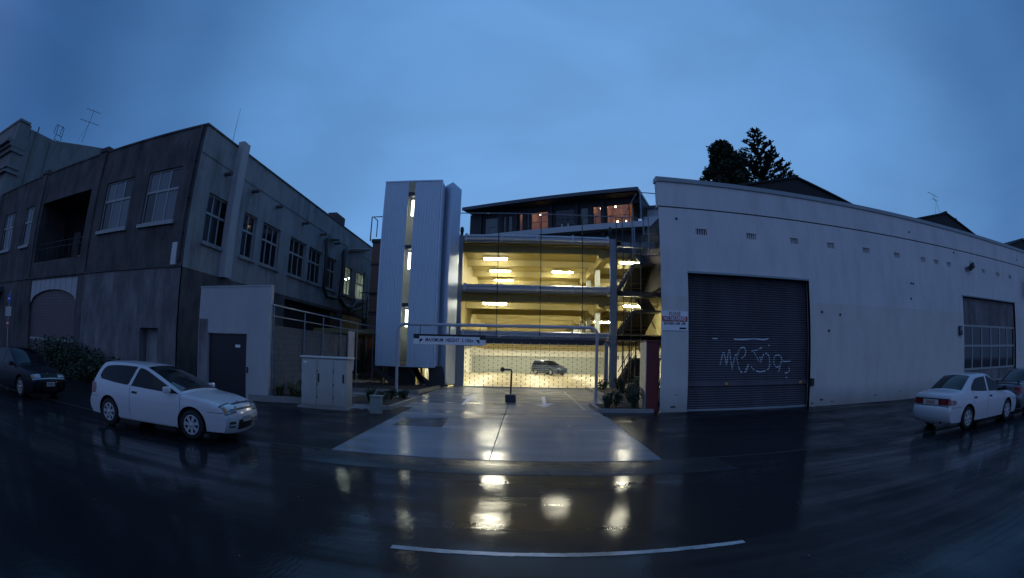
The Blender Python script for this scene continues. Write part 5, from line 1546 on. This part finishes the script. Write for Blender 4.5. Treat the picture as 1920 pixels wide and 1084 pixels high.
# ================================================================== cars
def spline(P, n=6):
    Q = []
    for i in range(len(P) - 1):
        p0, p1, p2, p3 = P[max(0, i - 1)], P[i], P[i + 1], P[min(len(P) - 1, i + 2)]
        for k in range(n):
            t = k / n
            Q.append(tuple(.5 * (2 * p1[j] + (p2[j] - p0[j]) * t + (2 * p0[j] - 5 * p1[j] + 4 * p2[j] - p3[j]) * t * t + (3 * p1[j] - p0[j] - 3 * p2[j] + p3[j]) * t ** 3) for j in (0, 1)))
    return Q + [P[-1]]
def lerp1(P, x):
    if x <= P[0][0]: return P[0][1]
    for a, b in zip(P[:-1], P[1:]):
        if x <= b[0]:
            return a[1] + (b[1] - a[1]) * (x - a[0]) / max(1e-9, b[0] - a[0])
    return P[-1][1]
VERT = [(.10, .90), (.22, .955), (.36, .985), (.52, 1.0), (.68, .998), (.82, .98), (.92, .95), (1.40, .70), (1.6, .6)]
class Car:
    def __init__(s, S):
        s.S = S
        up = [p for p in spline(S['up'], 5)]
        mono = [up[0]]
        for p in up[1:]:
            if p[0] > mono[-1][0] + 1e-4: mono.append(p)
        s.W = S.get('W', .845)
        s.xw = S['xw']; s.R = S.get('R', .30); s.AR = S.get('AR', .365)
        # extra stations so the wheel arches are round
        xs = [p[0] for p in mono]
        for xc in s.xw:
            xs += [xc + s.AR * math.cos(math.pi * k / 14) for k in range(15)] + [xc - s.AR - .004, xc + s.AR + .004]
        x0, x1 = mono[0][0], mono[-1][0]
        xs += [x0 + (x1 - x0) * k / 40 for k in range(41)]
        xs = sorted(x for x in xs if x0 <= x <= x1)
        st = [xs[0]]
        for x in xs[1:]:
            if x - st[-1] > .003: st.append(x)
        s.mono = mono
        s.up = [(x, lerp1(mono, x)) for x in st]
        s.rl, s.fl = S['rear_low'], S['front_low']           # both listed downwards from the ends of `up`
        s.full = s.rl[::-1] + s.up + s.fl
        sill = S.get('sill', .21)
        s.low = [s.up[0]] + s.rl + [(s.rl[-1][0] + .02, sill + .02), (s.xw[0] + .42, sill), (s.xw[1] - .42, sill), (s.fl[-1][0] - .02, sill + .0)] + s.fl[::-1] + [s.up[-1]]
    def plan(s, x):
        a, b = s.S.get('pf', .13), s.S.get('pr', .10)
        xf, xr = s.up[-1][0], s.up[0][0]
        q = 1.0
        if x > .7: q -= a * ((x - .7) / (xf - .7)) ** 2.6
        if x < -.7: q -= b * ((-.7 - x) / (-.7 - xr)) ** 2.4
        return q
    def w(s, x, z):
        return s.W * s.plan(x) * lerp1(s.S.get('vert', VERT), z)
    def zlow(s, x):
        z = lerp1(s.low, x)
        for xc in s.xw:
            if abs(x - xc) < s.AR: z = max(z, s.R - .0 + math.sqrt(max(0, s.AR ** 2 - (x - xc) ** 2)))
        return z
    def nrm(s, i):
        a, b = s.full[max(0, i - 1)], s.full[min(len(s.full) - 1, i + 1)]
        d = Vector((b[0] - a[0], b[1] - a[1])); d.normalize()
        return (-d.y, d.x)
    def strip_pt(s, i, u, off=0.0):
        f = min(len(s.full) - 1.001, max(0, i)); k = int(f); q = f - k
        a, b = s.full[k], s.full[k + 1]
        x, z = a[0] + (b[0] - a[0]) * q, a[1] + (b[1] - a[1]) * q
        n0, n1 = s.nrm(k), s.nrm(k + 1)
        nx, nz = n0[0] + (n1[0] - n0[0]) * q, n0[1] + (n1[1] - n0[1]) * q
        l_ = math.hypot(nx, nz) or 1; nx /= l_; nz /= l_
        ce = s.S.get('cend', .12); cr = .035 + (ce - .035) * abs(nx) ** 1.5
        e = max(0, (abs(u) - .9) / .1)
        o = cr * (1 - u * u) - .03 * e * e + off
        return (x + nx * o, u * s.w(x, z), z + nz * o)
    def idx_x(s, x):
        o = len(s.rl)
        for k in range(len(s.up) - 1):
            if s.up[k][0] <= x <= s.up[k + 1][0]:
                return o + k + (x - s.up[k][0]) / (s.up[k + 1][0] - s.up[k][0])
        return o if x < s.up[0][0] else o + len(s.up) - 1
    def idx_z(s, z, front):
        F = s.full; rng = range(len(F) - 2, 0, -1) if front else range(len(F) - 1)
        for k in rng:
            a, b = F[k], F[k + 1]
            if min(a[1], b[1]) <= z <= max(a[1], b[1]) and abs(a[1] - b[1]) > 1e-6:
                return k + (z - a[1]) / (b[1] - a[1])
        return 0
    def body(s):
        mb = MB()
        us = [-1, -.975, -.95, -.92, -.8, -.6, -.4, -.2, 0, .2, .4, .6, .8, .92, .95, .975, 1]
        mb.grid([[s.strip_pt(i, u) for u in us] for i in range(len(s.full) - 1)] + [[s.strip_pt(len(s.full) - 1.001, u) for u in us]])
        o = len(s.rl)
        for sg in (-1, 1):
            G = []
            for k, (x, z) in enumerate(s.up):
                tx, _, tz = s.strip_pt(o + k, 1.0)
                zl = min(s.zlow(x), tz)
                col = []
                for j in range(15):
                    q = j / 14
                    zz = zl + (tz - zl) * q; xx = x + (tx - x) * q
                    col.append((xx, sg * s.w(xx, zz) if j < 14 else sg * s.strip_pt(o + k, 1.0)[1], zz))
                G.append(col)
            mb.grid(G)
        return mb
    def strip_patch(s, i0, i1, u0, u1, off=.006, ni=10, nu=14):
        """patch on the wrap-over surface; u0, u1 are numbers or functions of the share along i"""
        f0 = u0 if callable(u0) else (lambda q: u0)
        f1 = u1 if callable(u1) else (lambda q: u1)
        mb = MB()
        mb.grid([[s.strip_pt(i0 + (i1 - i0) * a / ni, f0(a / ni) + (f1(a / ni) - f0(a / ni)) * b / nu, off) for b in range(nu + 1)] for a in range(ni + 1)])
        return mb
    def side_patch(s, lo, hi, sg, off=.006, n=16, rows=6):
        mb = MB(); x0, x1 = max(lo[0][0], hi[0][0]), min(lo[-1][0], hi[-1][0])
        G = []
        xs = sorted({*[x0 + (x1 - x0) * k / n for k in range(n + 1)], *[p[0] for p in lo + hi if x0 <= p[0] <= x1]})
        for x in xs:
            a, b = lerp1(lo, x), lerp1(hi, x)
            G.append([(x, sg * (s.w(x, a + (b - a) * j / rows) + off), a + (b - a) * j / rows) for j in range(rows + 1)])
        mb.grid(G)
        return mb

CAR_GLASS = mat('car_glass', (0.008, 0.009, 0.012), 0.04, var=.2, spec=.32)
LENS = mat('headlight_lens', (0.38, 0.40, 0.42), 0.12, metal=.5, var=.35, scale=9, coat=1)
AMBER = mat('amber_lens', (0.45, 0.20, 0.08), 0.15, var=.1, coat=1)
TAIL = mat('tail_lens', (0.20, 0.010, 0.012), 0.12, var=.2, coat=1)
PLATE = mat('number_plate', (0.50, 0.49, 0.46), .45, var=.1)
PLATE_O = mat('orange_lettered_plate', (0.55, 0.46, 0.40), .45, var=.1)
TRIM = mat('black_trim', (0.015, 0.015, 0.017), .5, var=.2)
def wheel(t, x, y, r, sg, rim, spokes=7):
    mb = MB(); wd = .185
    mb.lathe([(r * .62, -wd / 2 + .01), (r * .9, -wd / 2), (r * .975, -wd / 2 + .02), (r, -wd / 2 + .05), (r, wd / 2 - .05), (r * .975, wd / 2 - .02), (r * .9, wd / 2), (r * .62, wd / 2 - .01)], 'y', 36)
    o = mb.obj('wheel', M['rubber'], t, local=True); o.location = (x, y, r)
    rr = r * .66
    h = MB(); q = sg * (wd / 2 - .005)
    h.lathe([(rr, sg * .02), (rr, q), (rr * .93, q + sg * .008), (rr * .86, q - sg * .002)], 'y', 36)
    h.lathe([(0, q + sg * .012), (rr * .2, q + sg * .012), (rr * .26, q), (rr * .26, q - sg * .03)], 'y', 20)
    for k in range(spokes):
        a = 2 * math.pi * k / spokes + .3
        for (w0, w1) in ((.13, .19),):
            d = Vector((math.cos(a), 0, math.sin(a))); e = Vector((-d.z, 0, d.x))
            p0, p1 = d * rr * .2, d * rr * .9
            h.prism([p0 - e * rr * w0 + Vector((0, q - sg * .02, 0)), p0 + e * rr * w0 + Vector((0, q - sg * .02, 0)), p1 + e * rr * w1 + Vector((0, q - sg * .02, 0)), p1 - e * rr * w1 + Vector((0, q - sg * .02, 0))], (0, sg * .022, 0))
    ro = h.obj('rim', rim, o, local=True)
    b = MB(); b.lathe([(0, sg * .035), (rr * .99, sg * .035)], 'y', 24); b.obj('brake_disc', M['dark_steel'], o, local=True)
    return o
def build_car(name, label, loc, rz, S, paint, style, group=None, detail=True):
    c = Car(S); t = thing(name, label, 'car', loc, rz, group)
    body = c.body().obj('body', paint, t, local=True, smooth_angle=38, weld=True)
    xr, xf = c.xw
    ub = MB(); ub.box(c.up[0][0] + .12, c.up[-1][0] - .16, -c.W * .72, c.W * .72, .20, .62)
    for xc in c.xw:
        pass
    ub.obj('underbody', M['rubber'], t, local=True)
    for xc in c.xw:                                          # liners over the wheels
        for sg in (-1, 1):
            mb = MB(); mb.grid([[(xc + (c.AR + .012) * math.cos(a), sg * y, c.R + (c.AR + .012) * math.sin(a)) for y in (c.W * .55, c.W * .92)] for a in [math.pi * k / 14 for k in range(15)]])
            mb.quad(*[(xc + a * c.AR, sg * c.W * .55, b) for a, b in ((-1, .2), (1, .2), (1, c.R + c.AR), (-1, c.R + c.AR))])
            mb.obj('wheel_housing', M['rubber'], t, local=True)
    for xc in c.xw:
        for sg in (-1, 1):
            wheel(t, xc, sg * (c.W - .115), c.R, sg, S.get('rim', M['rim']), S.get('spokes', 7))
    # glass
    for sg in (-1, 1):
        for lo, hi in S['windows']:
            c.side_patch(lo, spline(hi, 5), sg, .003, n=24, rows=6).obj('window', CAR_GLASS, t, local=True, smooth_angle=50)
        for x, z0, z1 in S.get('seams', ()):
            c.side_patch([(x, z0), (x + .009, z0)], [(x, z1), (x + .009, z1)], sg, .0035, n=2, rows=10).obj('door_seam', M['seam'], t, local=True)
        for (x0, x1, z) in S.get('lines', ()):
            c.side_patch([(x0, z), (x1, z)], [(x0, z + .01), (x1, z + .01)], sg, .0035, n=12, rows=1).obj('bumper_seam', M['seam'], t, local=True)
        for x, z in S.get('handles', ()):
            y = c.w(x, z)
            MB().rbox(x - .085, x + .085, sg * y - .012, sg * y + .022, z - .024, z + .024, .01).obj('door_handle', TRIM, t, local=True)
        x, z = S.get('mirror', (.80, .965)); y = c.w(x, z)
        m_ = MB().rbox(x - .07, x + .06, min(sg * (y + .05), sg * (y + .24)), max(sg * (y + .05), sg * (y + .24)), z - .06, z + .07, .035).obj('wing_mirror', paint if S.get('mirror_paint', True) else TRIM, t, local=True)
        MB().prism([(x - .05, sg * (y - .01), z - .06), (x + .12, sg * (y - .01), z - .06), (x + .05, sg * (y + .06), z - .02), (x - .04, sg * (y + .06), z - .02)], (0, 0, .04)).obj('mirror_foot', TRIM, m_, local=True)
    i0, i1 = c.idx_x(S['screen'][1]), c.idx_x(S['screen'][0])
    c.strip_patch(i0, i1, lambda q: -.93 + .03 * q, lambda q: .93 - .03 * q, .003).obj('windscreen', CAR_GLASS, t, local=True, smooth_angle=50)
    i0, i1 = c.idx_x(S['rear_glass'][0]), c.idx_x(S['rear_glass'][1])
    c.strip_patch(i0, i1, -.86, .86, .003).obj('rear_window', CAR_GLASS, t, local=True, smooth_angle=50)
    if style == 'wagon':
        return t
    # wipers
    ic = c.idx_x(S['screen'][0] - .03)
    for u0, u1 in ((-.75, -.05), (-.05, .6)):
        a, b = Vector(c.strip_pt(ic, u0, .012)), Vector(c.strip_pt(ic - 1.2, u1, .014))
        MB().bar(a, b, .018, .014).obj('wiper', TRIM, t, local=True)
    # nose
    F = lambda z: c.idx_z(z, True)
    B_ = lambda z: c.idx_z(z, False)
    hz0, hz1 = S['lamp_z']
    for sg in (-1, 1):
        h = c.strip_patch(F(hz1), F(hz0), sg * .52, sg * .985, .007, 5, 8).obj('headlight', LENS, t, local=True)
        c.strip_patch(F(hz1 + .014), F(hz0 - .014), sg * .49, sg * .988, .004, 5, 8).obj('lamp_surround', TRIM, h, local=True)
        c.strip_patch(F(hz1 - .01), F(hz0 + .01), sg * .86, sg * .98, .009, 4, 4).obj('indicator', AMBER, h, local=True)
        xe = c.up[-1][0]
        fl = c.strip_patch(F(.42), F(.31), sg * .58, sg * .86, .005, 3, 4).obj('fog_recess', TRIM, t, local=True)
        c.strip_patch(F(.375), F(.345), sg * .60, sg * .84, .012, 2, 4).obj('fog_bar', paint, fl, local=True)
    gr = c.strip_patch(F(hz1), F(hz0 + .02), -.46, .46, .004, 4, 10).obj('grille', TRIM, t, local=True)
    c.strip_patch(F((hz0 + hz1) / 2 + .022), F((hz0 + hz1) / 2 - .006), -.44, .44, .012, 2, 10).obj('grille_bar', paint, gr, local=True)
    p = c.strip_pt(F(hz1) - .6, 0, .008); MB().lathe([(0, -.002), (.035, -.002), (.035, .008), (0, .01)], 'z', 14, p).obj('badge', M['galv'], t, local=True)
    c.strip_patch(F(.44), F(.27), -.44, .44, .005, 4, 10).obj('air_intake', TRIM, t, local=True)
    xe = max(q[0] for q in c.full) + S.get('cend', .12) + .004
    pl = MB().rbox(xe, xe + .012, -.18, .18, S['plate_f'] - .062, S['plate_f'] + .062, .003).obj('number_plate', PLATE, t, local=True)
    mb = MB()
    for k in range(6):
        y = -.13 + .052 * k; mb.box(xe + .0125, xe + .0135, y - .016, y + .010, S['plate_f'] - .035, S['plate_f'] + .035)
    mb.obj('plate_marks', M['seam'], pl, local=True)
    # tail
    tz0, tz1 = S['tail_z']
    for sg in (-1, 1):
        h = c.strip_patch(B_(tz0), B_(tz1), sg * S.get('tail_u', .42), sg * .985, .006, 5, 8).obj('tail_light', TAIL, t, local=True)
        xe2 = c.up[0][0]
        c.side_patch([(S['tail_x'] - .20, tz0 + .005), (S['tail_x'] - .07, tz0 + .008), (S['tail_x'] - .02, tz0 + .04), (S['tail_x'], (tz0 + tz1) / 2)], [(S['tail_x'] - .20, tz1 - .01), (S['tail_x'] - .07, tz1 - .012), (S['tail_x'] - .02, tz1 - .04), (S['tail_x'], (tz0 + tz1) / 2)], sg, .004, n=8, rows=3).obj('tail_side', TAIL, h, local=True)
        if S.get('amber_tail'):
            c.strip_patch(B_(tz0 + .03), B_(tz1 - .03), sg * .7, sg * .95, .009, 3, 5).obj('tail_indicator', AMBER, h, local=True)
    if S.get('garnish'):
        c.strip_patch(B_(tz1 + .0), B_(tz1 + .025), -.93, .93, .005, 2, 12).obj('boot_garnish', TRIM, t, local=True)
    xb = min(q[0] for q in c.full) - S.get('cend', .12) - .002
    pz = S['plate_r']
    pb = c.strip_pt(B_(pz), 0, .01)
    pl = MB().rbox(pb[0] - .012, pb[0], -.19, .19, pz - .065, pz + .065, .003).obj('number_plate', S.get('plate_m', PLATE), t, local=True)
    mb = MB()
    for k in range(6):
        y = -.14 + .055 * k; mb.box(pb[0] - .0135, pb[0] - .0125, y - .017, y + .013, pz - .038, pz + .038)
    mb.obj('plate_marks', S.get('plate_ink', M['seam']), pl, local=True)
    for z in S.get('rear_seams', ()):
        c.strip_patch(B_(z), B_(z + .012), -.90, .90, .0035, 1, 16).obj('boot_seam', M['seam'], t, local=True)
    MB().tube([(c.up[0][0] - .05, -.42, .24), (c.up[0][0] + .3, -.42, .25)], .028, 10).obj('exhaust', M['dark_steel'], t, local=True)
    return t

hatch_up = [(-2.03, .50), (-2.022, .58), (-1.985, .635), (-1.955, .72), (-1.925, .90), (-1.84, 1.08), (-1.72, 1.25), (-1.60, 1.345), (-1.40, 1.372), (-.95, 1.385), (-.45, 1.372), (-.13, 1.33), (.22, 1.215), (.62, 1.055), (.99, .905), (1.12, .875), (1.5, .825), (1.82, .748), (1.99, .695), (2.035, .655), (2.06, .60), (2.085, .55), (2.10, .48)]
HATCH = dict(up=hatch_up, rear_low=[(-2.025, .42), (-2.0, .31), (-1.94, .24)], front_low=[(2.095, .40), (2.075, .30), (2.02, .20)], xw=(-1.265, 1.27), cend=.10,
    windows=[([(-1.66, 1.07), (-1.60, 1.0), (-1.1, .96), (-.62, .935), (-.57, .96), (-.41, 1.31)], [(-1.66, 1.07), (-1.56, 1.22), (-1.36, 1.30), (-.9, 1.33), (-.41, 1.33)]),
             ([(-.485, .93), (.3, .90), (.97, .875)], [(-.485, .93), (-.42, 1.08), (-.33, 1.285), (-.25, 1.305), (-.08, 1.275), (.25, 1.155), (.62, 1.015), (.97, .875)])],
    screen=(.97, -.11), rear_glass=(-1.90, -1.62), seams=[(-.52, .27, .945), (.99, .27, .88)], lines=[(1.30 + .36, 2.04, .585), (-1.98, -1.66, .60)], handles=[(-.36, .80)],
    mirror=(.72, .945), lamp_z=(.565, .705), lamp_x=1.80, plate_f=.45, tail_z=(.66, .92), tail_u=.7, tail_x=-1.74, plate_r=.52)
WHITE = mat('white_car_paint', (0.60, 0.58, 0.585), 0.32, var=.05, scale=1.5, coat=.8, spec=.4)
WHITE_HUB = mat('grey_hubcap', (0.46, 0.45, 0.46), 0.4, metal=.3, var=.1)
HATCH['rim'] = WHITE_HUB
ang = math.atan2(.23, 2.53)
p_f, p_r = gz(358, 824, -.055), gz(201, 796, -.05)
hx_, hy_ = (p_f[0] + p_r[0]) / 2, (p_f[1] + p_r[1]) / 2
hb = build_car('parked_car', 'white three door hatchback parked at the left with its nose towards the driveway', (hx_ + .07 - .78 * math.sin(ang), hy_ + .80 * math.cos(ang), -.052), ang, HATCH, WHITE, 'hatch', 'cars parked along the street')

for sg in (-1, 1):
    Car(HATCH).side_patch([(-.90, .235), (.90, .235)], [(-.90, .30), (.90, .30)], sg, .022, n=10, rows=3).obj('side_skirt', WHITE, hb, local=True)
sedan_up = [(-2.17, .48), (-2.165, .57), (-2.125, .62), (-2.11, .68), (-2.105, .80), (-2.085, .885), (-2.02, .93), (-1.85, .955), (-1.58, .972), (-1.46, 1.01), (-1.20, 1.165), (-.93, 1.31), (-.72, 1.36), (-.3, 1.38), (-.02, 1.365), (.22, 1.28), (.62, 1.08), (.99, .905), (1.12, .875), (1.5, .825), (1.82, .748), (1.99, .695), (2.035, .655), (2.06, .60), (2.085, .55), (2.10, .48)]
SEDAN = dict(up=sedan_up, rear_low=[(-2.16, .40), (-2.13, .30), (-2.06, .235)], front_low=HATCH['front_low'], xw=(-1.265, 1.27), cend=.10, pr=.11,
    windows=[([(-1.14, .985), (-.6, .945), (-.20, .93)], [(-1.14, .985), (-1.06, 1.10), (-.88, 1.225), (-.70, 1.285), (-.20, 1.315)]),
             ([(-.11, .925), (.3, .91), (.955, .88)], [(-.11, .925), (-.105, 1.31), (.04, 1.295), (.28, 1.215), (.62, 1.055), (.955, .88)])],
    screen=(.97, .02), rear_glass=(-1.50, -.88), seams=[(-.155, .27, .93), (.99, .27, .88), (-1.02, .66, .97)], lines=[(1.66, 2.04, .585), (-2.1, -1.66, .60)], handles=[(-.90, .80), (.02, .79)],
    mirror=(.78, .955), mirror_paint=False, lamp_z=(.575, .675), lamp_x=1.80, plate_f=.45, tail_z=(.665, .80), tail_u=.40, tail_x=-1.88, plate_r=.735, amber_tail=False, garnish=True, rear_seams=(.645, .60), plate_m=PLATE_O,
    plate_ink=mat('plate_ink_orange', (.35, .12, .05), .5, var=.1))
SEDAN['rim'] = WHITE_HUB
sx_r = gz(1811, 806, -.055)[0]
sed = build_car('parked_car', 'white four door saloon parked on the right showing its tail lights', (sx_r + 1.265, gz(1811, 806, -.055)[1] + .77, -.052), 0, SEDAN, WHITE, 'sedan', 'cars parked along the street')
SILVER = dict(SEDAN); SILVER.update(rim=M['rim'], tail_z=(.66, .86), tail_u=.55, garnish=False, plate_m=PLATE, plate_ink=M['seam'], plate_r=.52, mirror_paint=True)
xs_ = fy(1873, 740, 8.2)[0]
sl = build_car('parked_car', 'dark silver saloon at the far right parked ahead of the white saloon', (max(xs_ + 2.25, sx_r + 1.265 + 4.9), 8.8, -.052), 0, SILVER, mat('silver_car_paint', (.16, .15, .17), .3, metal=.5, var=.05, coat=.8), 'sedan', 'cars parked along the street')
SPOIL = MB(); SPOIL.rbox(-2.12, -1.92, -.62, .62, 1.02, 1.05, .012); SPOIL.box(-2.06, -1.98, -.55, -.5, .93, 1.02); SPOIL.box(-2.06, -1.98, .5, .55, .93, 1.02)
SPOIL.obj('spoiler', M['black_paint'], sl, local=True)
DARK = dict(SEDAN); DARK.update(rim=mat('bright_rim', (.5, .42, .38), .3, metal=.7, var=.1), lamp_z=(.60, .70), mirror_paint=True, plate_m=PLATE, plate_ink=M['seam'], tail_u=.5)
dk = build_car('parked_car', 'nearly black car cut off by the left edge with a pale bumper strip', (-15.7, 8.5, -.052), R(1), DARK, mat('dark_car_paint', (.008, .006, .010), .35, var=.1, coat=.15, spec=.2), 'sedan', 'cars parked along the street')
cc = Car(DARK)
cc.strip_patch(cc.idx_z(.585, True), cc.idx_z(.56, True), -.97, .97, .01, 2, 14).obj('bumper_strip', M['galv'], dk, local=True)

wag_up = [(-2.12, .50), (-2.10, .64), (-2.06, .90), (-2.0, 1.15), (-1.9, 1.38), (-1.78, 1.46), (-1.2, 1.49), (-.4, 1.485), (.0, 1.44), (.25, 1.35), (.62, 1.15), (1.0, .99), (1.14, .96), (1.55, .91), (1.9, .83), (2.06, .76), (2.12, .62), (2.14, .50)]
WAGON = dict(up=wag_up, rear_low=[(-2.11, .42), (-2.08, .32), (-2.0, .28)], front_low=[(2.13, .40), (2.10, .32), (2.03, .26)], xw=(-1.28, 1.3), R=.32, AR=.38, cend=.08, sill=.27,
    vert=[(.10, .9), (.3, .97), (.55, 1), (.85, .99), (1.0, .96), (1.5, .76), (1.7, .7)],
    windows=[([(-1.93, 1.03), (-1.25, 1.01)], [(-1.93, 1.05), (-1.82, 1.32), (-1.25, 1.37)]), ([(-1.17, 1.01), (-.30, .99)], [(-1.17, 1.37), (-.30, 1.375)]), ([(-.22, .985), (.95, .97)], [(-.22, 1.375), (.02, 1.36), (.3, 1.27), (.95, .97)])],
    screen=(.98, .04), rear_glass=(-2.06, -1.86))
wx_, wy_ = gz(1032, 701.5, .03)
wg = build_car('station_wagon', 'dark blue estate car parked alone at the back of the lit car park', (2.95, 50.6, .03), R(-56), WAGON, mat('blue_car_paint', (.012, .03, .07), .35, var=.1, coat=.2), 'wagon')
for s in (-1, 1):
    MB().tube([(-1.7, s * .5, 1.50), (-1.6, s * .5, 1.56), (-.2, s * .5, 1.56), (-.1, s * .5, 1.51)], .02, 6).obj('roof_rail', M['galv'], wg, local=True)
